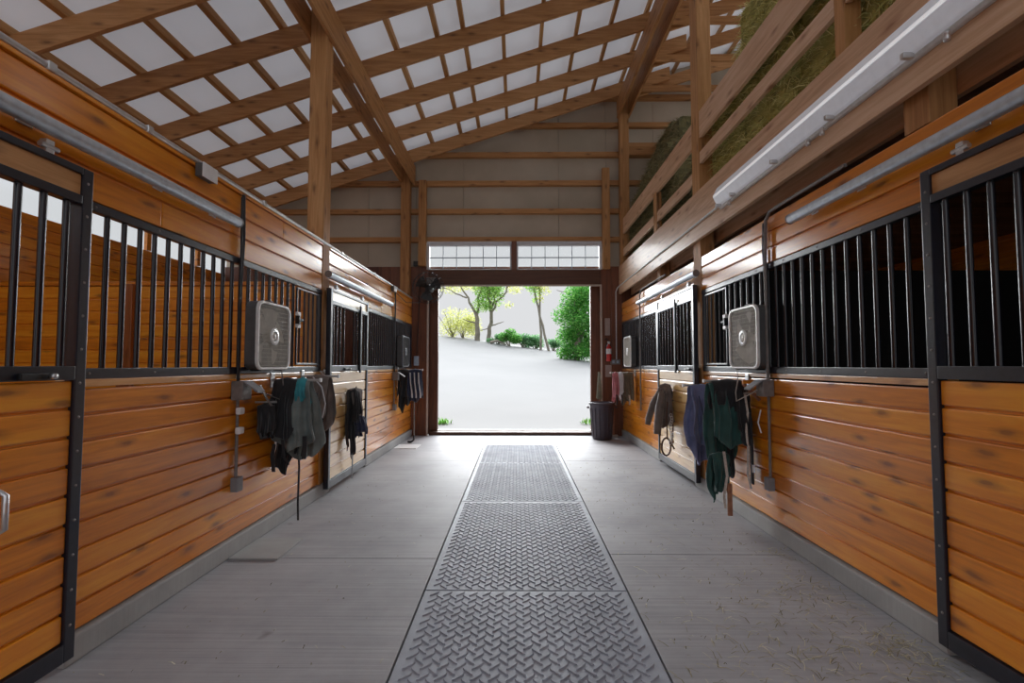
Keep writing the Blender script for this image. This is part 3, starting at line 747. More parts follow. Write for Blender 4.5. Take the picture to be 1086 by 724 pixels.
# ------------------------------------------------------------------ SLIDING STALL DOORS
def stall_door(side, y0, y1, zt, label, bars, latch_y, cut=None, drop_bar=None, extra=None, planks='pine_y', head='beam_y'):
    s = 1 if side < 0 else -1
    X = L if side < 0 else R
    xi, xo = X+.035*s, X+.085*s
    d = thing('sliding_gate', label, 'stall door', (X+.06*s, (y0+y1)/2, .05), 'sliding stall doors')
    st = .052
    f = MB()
    f.box(xi, xo, y0, y0+st, .07, zt, bev=.004); f.box(xi, xo, y1-st, y1, .07, zt, bev=.004)
    f.box(xi, xo, y0+st, y1-st, .07, .15, bev=.004); f.box(xi, xo, y0+st, y1-st, zt-.03, zt, bev=.004)
    f.box(xi, xo, y0+st, y1-st, SILL0, SILL1+.01, bev=.004)
    f.box(xi, xo, y0+st, y1-st, zt-.165, zt-.125, bev=.004)
    part(f, 'frame', M['steel'], d)
    p = MB(); boards(p, xo-.012*s, xi+.004*s, y0+st, y1-st, .15, SILL0, .126)
    part(p, 'plank_panel', M[planks], d)
    part(MB().box(xo-.012*s, xi+.004*s, y0+st, y1-st, zt-.125, zt-.03, bev=.003), 'header_board', M[head], d)
    make_bars(d, (xi+xo)/2, [y0+st+(y1-y0-2*st)*t_ for t_ in bars], SILL1+.01, zt-.165)
    screws(d, [(xo, y, .22+i*.15) for i in range(14) for y in (y0+st*.55, y1-st*.55)], s)
    l = part(MB().box(xo, xo+.02*s, latch_y-.09, latch_y+.05, SILL0+.004, SILL0+.032, bev=.005), 'latch', M['black'], d)
    part(MB().lathe([(0, -.002), (.012, 0), (.012, .018), (0, .02)], (xo+.022*s, latch_y+.035, SILL0+.018), 'x', 12), 'knob', M['zinc'], l)
    if drop_bar:
        part(MB().box(xo, xo+.02*s, drop_bar-.022, drop_bar+.022, SILL0-.03, zt-.08, bev=.005), 'drop_bar', M['black'], d)
    # hangers up to the track
    for y in (y0+.2, y1-.2):
        part(MB().box(xi+.006*s, xo-.012*s, y-.018, y+.018, zt, zt+.06, bev=.003).tube([(xo-.02*s, y-.04, zt+.03), (xo-.02*s, y+.04, zt+.03)], .012, 8), 'hanger', M['zinc'], d)
    if extra: extra(d, xo, s)
    return d
ev = [(i+.5)/11 for i in range(11)]
def handle_l(d, xo, s): part(MB().tube([(xo, 1.845, .72), (xo+.03*s, 1.845, .735), (xo+.03*s, 1.845, .86), (xo, 1.845, .875)], .011, 8), 'handle', M['zinc'], d)
stall_door(-1, .95, 2.20, 2.235, 'black framed amber stall door nearest on the left, cut by the left edge', ev, 1.98, extra=handle_l)
stall_door(1, 1.05, 2.345, 2.275, 'black framed amber stall door nearest on the right, cut by the right edge', ev, 1.3)
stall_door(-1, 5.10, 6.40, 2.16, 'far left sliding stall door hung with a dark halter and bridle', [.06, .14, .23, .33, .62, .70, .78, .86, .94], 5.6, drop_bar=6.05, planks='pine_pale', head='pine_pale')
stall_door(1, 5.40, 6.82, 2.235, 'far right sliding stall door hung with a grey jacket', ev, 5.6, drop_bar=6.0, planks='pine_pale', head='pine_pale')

# ------------------------------------------------------------------ DOOR TRACKS
def track(side, y0, y1, z, label, br, mat):
    s = 1 if side < 0 else -1
    X = (L if side < 0 else R)
    x = X+.085*s
    t = thing('door_track', label, 'door track', (x, (y0+y1)/2, z), 'sliding door tracks')
    part(MB().tube([(x, y0, z), (x, y1, z)], .035, 16), 'tube', mat, t)
    part(MB().tube([(x, y1+.001, z), (x, y1+.012, z)], .037, 16), 'end_cap', M['dconduit'], t)
    part(MB().tube([(x, y0-.012, z), (x, y0-.001, z)], .037, 16), 'end_cap', M['dconduit'], t)
    for y in br:
        part(MB().box(X+.002*s, x-.02*s, y-.02, y+.02, z+.015, z+.04, bev=.004).box(X+.002*s, X+.01*s, y-.035, y+.035, z-.01, z+.07, bev=.003), 'bracket', M['zinc'], t)
    return t
track(-1, .7, 3.36, 2.345, 'nearest left round galvanised sliding door track', (1.2, 1.95, 2.7, 3.2), M['galv'])
track(1, .8, 3.45, 2.385, 'nearest right round galvanised sliding door track', (1.3, 2.1, 2.85, 3.3), M['galv'])
track(-1, 5.02, 7.55, 2.29, 'far left round galvanised track above the sliding door', (5.2, 5.9, 6.7, 7.4), M['galv'])
track(1, 5.30, 7.85, 2.345, 'far right round galvanised track above the sliding door', (5.5, 6.3, 7.1, 7.7), M['galv'])

# ------------------------------------------------------------------ BOX FANS
def rsq(h, r, n=5):
    out = []
    for cx, cy, a0 in ((h-r, h-r, 0), (-(h-r), h-r, PI/2), (-(h-r), -(h-r), PI), (h-r, -(h-r), 1.5*PI)):
        for i in range(n+1):
            a = a0+PI/2*i/n; out.append((cx+r*math.cos(a), cy+r*math.sin(a)))
    return out
def box_fan(label, mats):
    f = thing('box_fan', label, 'fan', (0, 0, 0), 'box fans on the stall fronts')
    H, D = .26, .092      # front faces +X, stands on z=0, centre z=H
    def ring(mb, prof):
        loops = [[(x, a*h/H, H+b*h/H) for a, b in rsq(H, .07)] for x, h in prof]
        n = len(loops[0]); vs = [v for lo in loops for v in lo]
        fs = [(i*n+k, i*n+(k+1) % n, (i+1)*n+(k+1) % n, (i+1)*n+k) for i in range(len(loops)-1) for k in range(n)]
        return mb.add(vs, fs, .5, False)
    part(ring(MB(), [(.0, H-.03), (.0, H), (D, H), (D, H-.006), (.006, H-.036)]), 'housing', mats[0], f, local=True)
    part(ring(MB(), [(D-.012, H+.002), (D+.004, H+.003), (D+.010, H-.004), (D+.010, H-.012), (D+.003, H-.017), (D-.01, H-.015)]), 'rim', mats[1], f, local=True)
    g = MB()
    for sx in (D-.004, ):
        for k in range(-14, 15):
            t_ = k*.0165
            hl = H-.018 if abs(t_) < H-.075 else H-.018-(abs(t_)-(H-.075))*.7
            g.box(sx-.0015, sx+.0015, t_-.0013, t_+.0013, H-hl, H+hl, rnd=.5)
            if k % 2 == 0: g.box(sx-.004, sx-.0016, -hl, hl, H+t_-.0016, H+t_+.0016, rnd=.5)
    part(g, 'front_grille', mats[2], f, local=True)
    g = MB()
    for k in range(-7, 8):
        t_ = k*.033; g.box(.002, .005, t_-.002, t_+.002, .03, 2*H-.03, rnd=.5)
    part(g, 'rear_grille', M['fan_dark'], f, local=True)
    part(MB().box(.012, .018, -H+.03, H-.03, .03, 2*H-.03), 'shroud', M['fan_dark'], f, local=True)
    bl = MB()
    for k in range(5):
        a = 2*PI*k/5
        vs = []
        for i in range(5):
            rr = .035+.19*i/4
            for j in range(4):
                w_ = (j/3-.5)*(.55+.35*i/4)
                ang = a+w_+.25*i/4
                vs.append((.045-.04*(j/3-.5), rr*math.cos(ang), H+rr*math.sin(ang)))
        bl.add(vs, [(i*4+j, i*4+j+1, (i+1)*4+j+1, (i+1)*4+j) for i in range(4) for j in range(3)], .5, True)
    bl.lathe([(0, .02), (.045, .02), (.045, .07), (0, .075)], (0, 0, H), 'x', 16)
    part(bl, 'blades', M['fan_grille'], f, local=True)
    part(MB().lathe([(.04, 0), (.068, 0), (.071, .006), (.045, .009), (.04, .009), (.04, 0)], (D-.002, 0, H), 'x', 24), 'hub_ring', mats[1], f, local=True)
    part(MB().lathe([(0, .004), (.03, .003), (.032, 0)], (D, 0, H), 'x', 20), 'hub_disc', mats[2], f, local=True)
    part(MB().lathe([(0, .004), (.013, .003), (.015, 0)], (D+.004, 0, H), 'x', 12), 'hub_pin', mats[1], f, local=True)
    part(MB().tube([(.045, -.06, 2*H), (.045, -.05, 2*H+.02), (.045, .05, 2*H+.02), (.045, .06, 2*H)], .007, 8), 'handle', mats[0], f, local=True)
    part(MB().box(.01, .08, -.2, -.16, -.012, .004, bev=.004), 'foot', M['black'], f, local=True)
    part(MB().box(.01, .08, .16, .2, -.012, .004, bev=.004), 'foot', M['black'], f, local=True)
    return f
lightfan = (M['fan_side'], M['fan_rim'], M['fan_grille'])
darkfan = (M['fan_side'], simple('dark_fan_rim', (.13, .14, .16), .4), M['fan_side'])
f1 = box_fan('grey box fan with silver rim hung on the near left stall front', lightfan)
f1.location = (L+.014, 3.87, 1.315)
f2 = copy_tree(f1); f2['label'] = 'grey box fan with silver rim hung on the near right stall front'
f2.location = (R-.014, 4.18, 1.32); f2.rotation_euler = (0, 0, PI)
f3 = copy_tree(f1); f3['label'] = 'box fan with white rim hung on the far right stall front near the bin'
f3.location = (R-.014, 8.55, 1.32); f3.rotation_euler = (0, 0, PI)
f4 = box_fan('dark box fan hung on the far left stall front', darkfan); f4.location = (L+.014, 8.5, 1.32)
# fan cords
for pts, lb in (([(L+.13, 3.95, 1.31), (L+.14, 3.96, 1.2), (L+.15, 4.0, 1.05), (L+.1, 3.8, 1.12), (L+.09, 3.62, 1.16)], 'thin grey cord hanging from the near left box fan'),
                ([(R-.13, 4.25, 1.31), (R-.14, 4.22, 1.22), (R-.17, 4.2, 1.12), (R-.2, 4.12, 1.05), (R-.16, 4.02, 1.10), (R-.09, 3.98, 1.15)], 'thin pale cord looping from the near right box fan to the outlet')):
    tag(MB().tube(pts, .0045, 8).build('hanging_wire', M['dconduit'] if 'left' in lb else M['rope']), lb, 'cord')

# ------------------------------------------------------------------ HANGING BLANKETS AND TACK
def drape(c, along, width, lf, lb, r=.035, ripple=.02, seed=1, flare=.15, hem=.05, nu=26, nv=40, belly=.05, taper=0., crumple=.012, skew=0., rnd_hem=0.):
    """cloth folded over a short rod: c = rod centre, along = rod direction; returns MB grid (front half first)"""
    rd = random.Random(seed); along = Vector(along).normalized(); side = Vector((along.y, -along.x, 0))
    ph = [rd.uniform(0, 6.28) for _ in range(5)]; fq = [rd.uniform(5, 9), rd.uniform(10, 16), rd.uniform(18, 26)]
    vs, fs = [], []
    for iv in range(nv+1):
        for iu in range(nu+1):
            u = iu/nu-.5
            hf = lf*(1-rnd_hem*(2*u)**2+hem*(math.sin(u*5+ph[0])+.6*math.sin(u*13+ph[1])))
            hb = lb*(1-rnd_hem*(2*u)**2+hem*(math.sin(u*4+ph[2])+.6*math.sin(u*11+ph[3])))
            tot = hf+hb+PI*r
            d = iv/nv*tot
            if d < hf: z = -(hf-d); sx = -1; depth = (hf-d); off = -r
            elif d < hf+PI*r:
                a = (d-hf)/r; z = r*math.sin(a); off = -r*math.cos(a); depth = 0; sx = -1 if a < PI/2 else 1
            else: depth = d-hf-PI*r; z = -depth; off = r; sx = 1
            dn = depth/max(lf, lb)
            rp = ripple*min(1, dn*3)*(math.sin(u*fq[0]*2+ph[0])+.6*math.sin(u*fq[1]*2+ph[1]+dn*2)+.35*math.sin(u*fq[2]*2+ph[4]+dn*5))
            w_ = width*(1+flare*dn-taper*dn)
            cn = crumple*noise.noise(Vector((u*6+seed*3.1, depth*9, sx*2)))*min(1, .3+dn*3)
            bel = belly*math.sin(min(1, dn)*PI)
            p = Vector(c)+along*(u*w_+skew*dn+ .02*noise.noise(Vector((depth*5, seed, u))))+side*(off+sx*bel*.6+(rp+cn)*sx)+Vector((0, 0, z-.02*abs(u)*2*(1-dn)))
            vs.append(p)
    n = nu+1
    for iv in range(nv):
        for iu in range(nu): fs.append((iv*n+iu, iv*n+iu+1, (iv+1)*n+iu+1, (iv+1)*n+iu))
    return MB().add(vs, fs, .5, True)
def cloth_obj(mb, name, mat, parent=None, th=.008):
    o = mb.build(name, mat, parent) if parent is None else part(mb, name, mat, parent)
    s_ = o.modifiers.new('thickness', 'SOLIDIFY'); s_.thickness = th; s_.offset = 0
    ss = o.modifiers.new('smooth', 'SUBSURF'); ss.levels = 1; ss.render_levels = 1
    return o
def strap(pts, side, w, t=.004): return MB().ribbon(pts, side, w, t)
def arm(c, x_wall, ln, label):
    """swing arm bar fixed to a stall front"""
    s_ = 1 if x_wall < 0 else -1
    t = thing('blanket_bar', label, 'blanket bar', (x_wall, c[0], c[1]), 'blanket bars on the stall fronts')
    part(MB().tube([(x_wall+.012*s_, c[0], c[1]), (x_wall+ln*s_, c[0], c[1])], .011, 10), 'rod', M['zinc'], t)
    part(MB().box(x_wall+.002*s_, x_wall+.014*s_, c[0]-.03, c[0]+.03, c[1]-.06, c[1]+.06, bev=.004), 'wall_plate', M['zinc'], t)
    part(MB().tube([(x_wall+(ln+.001)*s_, c[0], c[1]), (x_wall+(ln+.016)*s_, c[0], c[1])], .018, 10), 'end_knob', M['white'], t)
    return t

# --- left near cluster
arm((4.05, 1.225), L, .40, 'swing bar under the near left box fan holding the dark green and grey blanket')
b = thing('horse_blanket', 'bulky grey green horse blanket with teal trim hanging under the near left box fan', 'blanket', (L+.2, 4.05, .6))
cloth_obj(drape((L+.205, 4.05, 1.19), (1, .08, 0), .25, .60, .50, .052, .034, 3, .42, .05, belly=.09, skew=.045, rnd_hem=.12, crumple=.03), 'cloth', M['c_grey'], b)
cloth_obj(drape((L+.14, 4.03, 1.185), (1, .1, 0), .19, .68, .40, .066, .022, 9, .25, .10, belly=.10, crumple=.03, skew=-.01, rnd_hem=.1), 'lining', M['c_black'], b)
cloth_obj(drape((L+.265, 4.05, 1.192), (1, .08, 0), .09, .17, .12, .058, .012, 4, .2, .15, belly=.045, skew=.02), 'trim_band', M['c_teal'], b)
part(strap([(L+.09, 3.94, .72), (L+.08, 3.93, .62), (L+.095, 3.93, .50)], (1, 0, 0), .03), 'strap', M['c_strap'], b)
part(strap([(L+.16, 3.93, .75), (L+.18, 3.92, .62), (L+.215, 3.92, .56)], (1, 0, 0), .022), 'strap', M['c_strap'], b)
part(strap([(L+.20, 4.12, .75), (L+.21, 4.13, .5), (L+.205, 4.13, .2), (L+.21, 4.13, .06)], (1, 0, 0), .016), 'strap', M['c_strap'], b)
part(strap([(L+.33, 3.95, .78), (L+.335, 3.94, .66), (L+.33, 3.94, .60)], (1, 0, 0), .035, .01), 'strap', M['c_strap'], b)
arm((4.62, 1.244), L, .34, 'swing bar just before the tall left post holding the rounded dark blanket')
b = thing('horse_blanket', 'rounded dark grey horse blanket with pale piping hanging just before the tall left post', 'blanket', (L+.15, 4.62, .7))
cloth_obj(drape((L+.17, 4.62, 1.20), (1, 0, 0), .20, .52, .45, .06, .02, 12, .35, .06, belly=.12, rnd_hem=.35, crumple=.03), 'cloth', M['c_brown'], b)
cloth_obj(drape((L+.13, 4.64, 1.19), (1, 0, 0), .18, .45, .40, .07, .02, 17, .15, .08, belly=.12, rnd_hem=.2), 'lining', M['c_black'], b)
part(MB().tube([(L+.17, 4.47, 1.24), (L+.26, 4.45, 1.15), (L+.30, 4.44, 1.0), (L+.27, 4.45, .87)], .006, 8), 'piping', M['c_white'], b)
b = thing('horse_boots', 'small black horse boots hanging on the wall below the near left outlet', 'boots', (L+.05, 3.77, .8))
cloth_obj(drape((L+.10, 3.77, 1.02), (1, .5, 0), .10, .22, .22, .035, .014, 21, .3, .1, rnd_hem=.3), 'cuff', M['c_black'], b)
cloth_obj(drape((L+.09, 3.86, 1.04), (1, .3, 0), .10, .26, .22, .04, .014, 22, .3, .1, rnd_hem=.3), 'cuff', M['c_black'], b)
part(MB().tube([(L+.1, 3.70, .84), (L+.12, 3.68, .80), (L+.15, 3.70, .81)], .014, 8), 'buckle', M['black'], b)
part(strap([(L+.09, 3.70, 1.20), (L+.13, 3.72, 1.10), (L+.16, 3.74, 1.04)], (0, 1, 0), .03), 'strap', M['dconduit'], b)
part(MB().tube([(L+.002, 3.80, 1.062), (L+.16, 3.82, 1.062)], .008, 8), 'hook', M['zinc'], b)
h = thing('rope_halter', 'pale rope halter looped on a hook at the tall left post', 'halter', (L+.02, 5.07, 1.0))
part(MB().tube([(L+.015, 5.02, 1.28), (L+.06, 5.0, 1.25), (L+.10, 5.02, 1.18), (L+.09, 5.05, 1.08), (L+.04, 5.04, 1.0), (L+.02, 5.03, .9)], .008, 8), 'rope', M['rope'], h)
part(MB().lathe([(.006, -.006), (.02, -.004), (.024, .006), (.01, .01)], (L+.03, 5.1, 1.28), 'x', 10), 'ring', M['zinc'], h)
part(MB().tube([(L+.008, 5.02, 1.285), (L+.05, 5.02, 1.285), (L+.055, 5.02, 1.31)], .006, 8), 'hook', M['zinc'], h)
# --- left sliding door tack
DL = L+.086
h = thing('bridle', 'dark leather bridle and cloth hanging on the far left sliding door', 'bridle', (DL, 5.75, .6))
cloth_obj(drape((DL+.055, 5.72, 1.06), (.35, 1, 0), .20, .52, .30, .03, .022, 31, .2, .12, belly=.03), 'cloth', M['c_brown'], h)
cloth_obj(drape((DL+.085, 5.62, 1.05), (.4, 1, 0), .11, .66, .30, .032, .018, 32, .3, .15, belly=.03), 'pad', M['c_black'], h)
cloth_obj(drape((DL+.10, 5.74, .74), (.6, 1, 0), .15, .24, .18, .025, .012, 33, .1, .1), 'flap', M['c_navy'], h)
part(strap([(DL+.05, 5.68, .55), (DL+.055, 5.68, .3), (DL+.05, 5.69, .05)], (0, 1, 0), .035), 'strap', M['c_strap'], h)
part(strap([(DL+.03, 5.58, .6), (DL+.035, 5.57, .45), (DL+.03, 5.57, .38)], (0, 1, 0), .03), 'strap', M['leather'], h)
part(MB().lathe([(.006, -.004), (.02, -.003), (.023, .004), (.012, .007)], (DL+.12, 5.74, .60), 'x', 12), 'buckle', M['zinc'], h)
part(MB().tube([(DL, 5.72, 1.07), (DL+.07, 5.72, 1.07), (DL+.075, 5.72, 1.10)], .007, 8), 'hook', M['black'], h)
# --- far left
arm((8.35, 1.268), L, .42, 'swing bar on the far left stall front holding the navy blankets')
b = thing('horse_blanket', 'navy horse blanket with white stripes on the far left stall front', 'blanket', (L+.28, 8.35, .7))
cloth_obj(drape((L+.31, 8.35, 1.235), (1, .05, 0), .22, .48, .42, .05, .02, 41, .15, .08, belly=.05), 'cloth', M['c_navy'], b)
for dx in (.23, .30, .37): part(strap([(L+dx, 8.285, 1.22), (L+dx+.02, 8.23, 1.05), (L+dx+.05, 8.21, .88), (L+dx+.05, 8.22, .80)], (1, 0, 0), .018, .012), 'stripe_band', M['c_white'], b)
b = thing('horse_blanket', 'black horse blanket hanging between the far left outlet and the navy blanket', 'blanket', (L+.1, 8.3, .7))
cloth_obj(drape((L+.11, 8.32, 1.235), (1, 0, 0), .18, .60, .42, .05, .02, 44, .15, .12, belly=.05), 'cloth', M['c_black'], b)
p = thing('hoof_pole', 'thin grey pole with hooked foot leaning in the far left corner', 'pole', (-1.82, 8.75, 0))
part(MB().tube([(-1.86, 8.95, 1.28), (-1.82, 8.72, .5), (-1.80, 8.64, .12)], .012, 10), 'shaft', M['dconduit'], p)
part(MB().tube([(-1.80, 8.64, .12), (-1.80, 8.62, .04), (-1.84, 8.60, .014), (-1.9, 8.60, .016)], .016, 10), 'foot', M['black'], p)
# --- right near cluster
arm((4.92, 1.148), R, .36, 'swing bar beside the far right sliding door holding the slate blue blanket')
b = thing('horse_blanket', 'slate blue horse blanket hanging next to the far right sliding door', 'blanket', (R-.17, 4.92, .5))
cloth_obj(drape((R-.185, 4.92, 1.12), (1, .05, 0), .27, .72, .55, .045, .028, 51, .05, .06, belly=.07, taper=.12, rnd_hem=.15, crumple=.03), 'cloth', M['c_slate'], b)
part(strap([(R-.17, 4.83, .56), (R-.165, 4.82, .4), (R-.17, 4.82, .22)], (1, 0, 0), .026), 'strap', M['c_blue'], b)
part(MB().tube([(R-.26, 4.80, 1.05), (R-.22, 4.79, .85), (R-.18, 4.79, .65)], .005, 8), 'piping', M['c_navy'], b)
arm((4.33, 1.21), R, .38, 'swing bar under the near right box fan holding the bottle green blanket')
b = thing('horse_blanket', 'long bottle green horse blanket with black collar hanging under the near right box fan', 'blanket', (R-.18, 4.33, .4))
cloth_obj(drape((R-.205, 4.33, 1.165), (1, 0, 0), .31, .84, .55, .05, .032, 61, .02, .06, belly=.09, taper=.22, rnd_hem=.28, crumple=.035, skew=.0), 'cloth', M['c_green'], b)
cloth_obj(drape((R-.185, 4.32, 1.165), (1, 0, 0), .29, .20, .2, .062, .02, 62, .05, .16, belly=.03, crumple=.03), 'collar', M['c_black'], b)
cloth_obj(drape((R-.105, 4.31, 1.155), (1, .1, 0), .13, .74, .5, .068, .02, 63, .05, .08, belly=.11, taper=.2, rnd_hem=.25, crumple=.03, skew=-.02), 'lining', M['c_black'], b)
cloth_obj(drape((R-.26, 4.36, .56), (1, .2, 0), .16, .38, .30, .03, .018, 64, -.25, .10, skew=-.02, rnd_hem=.3, crumple=.03), 'flap', M['c_green'], b)
part(strap([(R-.28, 4.20, .62), (R-.26, 4.19, .42), (R-.29, 4.19, .25), (R-.275, 4.2, .15)], (1, 0, 0), .022), 'strap', M['rope'], b)
part(MB().box(R-.235, R-.195, 4.245, 4.262, .07, .34, bev=.004), 'wooden_tag', M['stick'], b)
b = thing('lead_strap', 'white and black lead straps hanging on the wall right of the bottle green blanket', 'strap', (R-.05, 4.15, .5))
part(MB().tube([(R-.10, 4.18, 1.10), (R-.09, 4.16, .95), (R-.11, 4.15, .8), (R-.10, 4.14, .62), (R-.115, 4.13, .45), (R-.09, 4.13, .33)], .010, 8), 'lead_rope', M['rope'], b)
part(strap([(R-.06, 4.2, .95), (R-.05, 4.19, .7), (R-.055, 4.18, .36)], (.3, 1, 0), .09, .016), 'pad', M['c_black'], b)
part(strap([(R-.055, 4.17, .52), (R-.055, 4.17, .46)], (.3, 1, 0), .095, .02), 'white_band', M['c_white'], b)
part(MB().tube([(R-.02, 4.08, .98), (R-.06, 4.05, .88), (R-.05, 4.02, .80)], .007, 8), 'hook_end', M['zinc'], b)
part(MB().tube([(R-.008, 4.18, 1.12), (R-.11, 4.18, 1.11)], .008, 8), 'hook', M['zinc'], b)
h = thing('wooden_bracket', 'small angled wooden bracket below the near right outlet and fan', 'bracket', (R-.06, 4.12, 1.12))
part(MB().box(R-.16, R-.003, 4.08, 4.11, 1.195, 1.225, bev=.004), 'arm', M['pine_x'], h)
part(MB().tube([(R-.155, 4.095, 1.195), (R-.02, 4.095, 1.06)], .014, 8), 'brace', M['stick'], h)
# --- right sliding door jacket and halter
DR = R-.086
j = thing('riding_jacket', 'brown grey riding jacket hanging on the far right sliding door', 'jacket', (DR-.08, 6.2, .5))
cloth_obj(drape((DR-.085, 6.2, 1.05), (1, -.55, 0), .15, .46, .40, .04, .02, 71, .7, .06, belly=.04), 'body', M['c_brown'], j)
part(MB().tube([(DR-.13, 6.16, 1.02), (DR-.17, 6.12, .85), (DR-.20, 6.11, .62), (DR-.215, 6.10, .50)], [.035, .05, .05, .042], 14), 'sleeve', M['c_brown'], j)
part(MB().tube([(DR-.12, 6.3, 1.02), (DR-.19, 6.35, .85), (DR-.235, 6.4, .66), (DR-.25, 6.4, .58)], [.03, .045, .042, .036], 14), 'sleeve', M['c_brown'], j)
cloth_obj(drape((DR-.08, 6.2, 1.075), (1, -.55, 0), .10, .10, .08, .045, .01, 72, .3, .1), 'collar', M['c_brown'], j)
h = thing('leather_halter', 'brown leather halter with steel chain hanging under the riding jacket', 'halter', (DR-.06, 6.05, .4))
ringp = [(DR-.13+.055*math.cos(a), 6.02, .36+.105*math.sin(a)) for a in [2*PI*i/20 for i in range(21)]]
part(MB().tube(ringp, .011, 8), 'noseband', M['leather'], h)
part(MB().tube([(DR-.10, 6.04, .90), (DR-.12, 6.02, .7), (DR-.115, 6.02, .46)], .009, 8), 'cheek_strap', M['leather'], h)
part(MB().tube([(DR-.06, 6.04, .80), (DR-.04, 6.03, .6), (DR-.055, 6.03, .38), (DR-.03, 6.03, .33)], .010, 8), 'cheek_strap', M['leather'], h)
ch = MB()
for i in range(12):
    a = i*.03; c_ = (DR-.075+.012*math.sin(i), 6.0, .74-a)
    ch.tube([(c_[0]+.016*math.cos(t_), c_[1]+(.008*math.sin(t_) if i % 2 else 0), c_[2]+.022*math.sin(t_)) for t_ in [2*PI*q/10 for q in range(11)]], .0045, 6)
part(ch, 'chain', M['zinc'], h)
part(MB().lathe([(.008, -.004), (.022, -.003), (.026, .004), (.012, .007)], (DR-.06, 6.0, .42), 'y', 12), 'ring', M['zinc'], h)
# --- far right
arm((8.42, 1.219), R, .42, 'swing bar on the far right stall front holding three small blankets')
for dx, ln, mt, sd_, lb, w_, rr in ((.345, .44, 'c_pink', 81, 'dusty pink blanket at the outer end of the far right bar', .10, .04), (.255, .40, 'c_white', 82, 'white folded blanket in the middle of the far right bar', .08, .055), (.13, .46, 'c_olive', 83, 'olive brown blanket next to the wall on the far right bar', .17, .06)):
    b = thing('saddle_pad', lb, 'blanket', (R-dx, 8.42, .8), 'small blankets on the far right bar')
    cloth_obj(drape((R-dx, 8.42, 1.235-rr), (1, 0, 0), w_, ln, ln*.85, rr, .016, sd_, .1, .10, belly=.05), 'cloth', M[mt], b)
    part(strap([(R-dx, 8.33, .85), (R-dx+.01, 8.32, .74), (R-dx, 8.32, .68)], (1, 0, 0), .025, .008), 'strap', M['rope'] if mt == 'c_olive' else M['c_strap'], b)

# ------------------------------------------------------------------ FAR WALL ITEMS
# rubbish bin
t = thing('rubbish_bin', 'dark ribbed plastic rubbish bin standing right of the barn door', 'bin', (1.56, 9.05, 0))
prof = [(0, .0), (.165, .0), (.175, .02), (.215, .62), (.235, .63), (.235, .665), (.222, .67), (.205, .62), (.16, .04), (0, .04)]
part(MB().lathe(prof, (1.56, 9.05, .001), 'z', 32), 'body', M['bin'], t)
rb_ = MB()
for k in range(16):
    a = 2*PI*k/16; rb_.tube([(1.56+.178*math.cos(a), 9.05+.178*math.sin(a), .05), (1.56+.213*math.cos(a), 9.05+.213*math.sin(a), .56)], .009, 6)
part(rb_, 'ribs', M['bin'], t)
for sgn in (-1, 1): part(MB().box(1.56+sgn*.235, 1.56+sgn*.275, 9.0, 9.1, .56, .60, bev=.01), 'handle', M['bin'], t)
# broom standing in the corner
t = thing('corn_broom', 'pale broom standing bristles up behind the bin by the door jamb', 'broom', (1.57, 9.38, .1))
bm_ = MB()
rdb = random.Random(5)
for k in range(160):
    a = rdb.uniform(0, 6.28); r0 = .02*rdb.random(); r1 = .065*rdb.random()
    bm_.tube([(1.57+r0*math.cos(a), 9.37+r0*math.sin(a)*.4, 1.22), (1.565+r1*math.cos(a)*.9, 9.36+r1*math.sin(a)*.4, .70+.05*rdb.random())], .004, 4, cap=False)
part(bm_, 'bristles', simple('grey_bristle', (.30, .29, .22), .9), t)
part(MB().tube([(1.57, 9.38, .02), (1.57, 9.38, .75)], .012, 8), 'handle', M['stick'], t)
# fire extinguisher
t = thing('fire_extinguisher', 'small red fire extinguisher hung on the wall right of the barn door', 'fire extinguisher', (1.76, 9.38, 1.42))
part(MB().lathe([(0, 0), (.045, 0), (.05, .01), (.05, .24), (.042, .28), (.02, .30), (.018, .33)], (1.76, 9.38, 1.42), 'z', 20), 'cylinder', M['red'], t)
part(MB().lathe([(.0505, .14), (.0515, .145), (.0515, .235), (.0505, .24)], (1.76, 9.38, 1.42), 'z', 20), 'label_wrap', M['white'], t)
part(MB().box(1.735, 1.785, 9.36, 9.40, 1.75, 1.80, bev=.008), 'valve', M['zinc'], t)
part(MB().tube([(1.76, 9.38, 1.80), (1.72, 9.36, 1.85), (1.67, 9.34, 1.83)], .010, 8), 'handle', M['black'], t)
part(MB().tube([(1.735, 9.37, 1.77), (1.69, 9.35, 1.70), (1.695, 9.34, 1.55), (1.70, 9.34, 1.46)], .009, 8), 'hose', M['black'], t)
part(MB().box(1.73, 1.79, 9.431, 9.447, 1.5, 1.75), 'bracket', M['zinc'], t)
o = MB().box(1.70, 1.80, GY-.012, GY-.002, 1.92, 2.25, bev=.003).build('paper_notice', M['paper']); tag(o, 'tall faded paper notice on the wall above the fire extinguisher', 'notice')
o = MB().box(1.70, 1.82, GY-.012, GY-.002, 1.12, 1.35, bev=.003).build('paper_notice', M['paper']); tag(o, 'square paper notice on the wall below the fire extinguisher', 'notice')
t = thing('switch_box', 'grey electrical switch box on the wall right of the fire extinguisher', 'switch', (1.9, 9.4, 1.4))
part(MB().box(1.80, 1.985, GY-.05, GY-.002, 1.36, 1.46, bev=.006), 'body', M['dconduit'], t)
part(MB().box(1.83, 1.87, GY-.06, GY-.05, 1.385, 1.435, bev=.003), 'toggle', M['label_blue'], t)
part(MB().box(1.91, 1.95, GY-.06, GY-.05, 1.385, 1.435, bev=.003), 'toggle', M['label_blue'], t)
# low wooden box behind the bin in the right corner
t = thing('corner_board', 'pale board leaning upright in the corner behind the bin', 'board', (1.88, 9.3, 0))
part(MB().box(1.81, 1.84, 9.30, 9.36, .0, .62, bev=.004), 'panel', M['stick'], t)
part(MB().box(1.66, 1.90, 9.28, 9.34, .0, .04, bev=.004), 'foot', M['door_trim'], t)
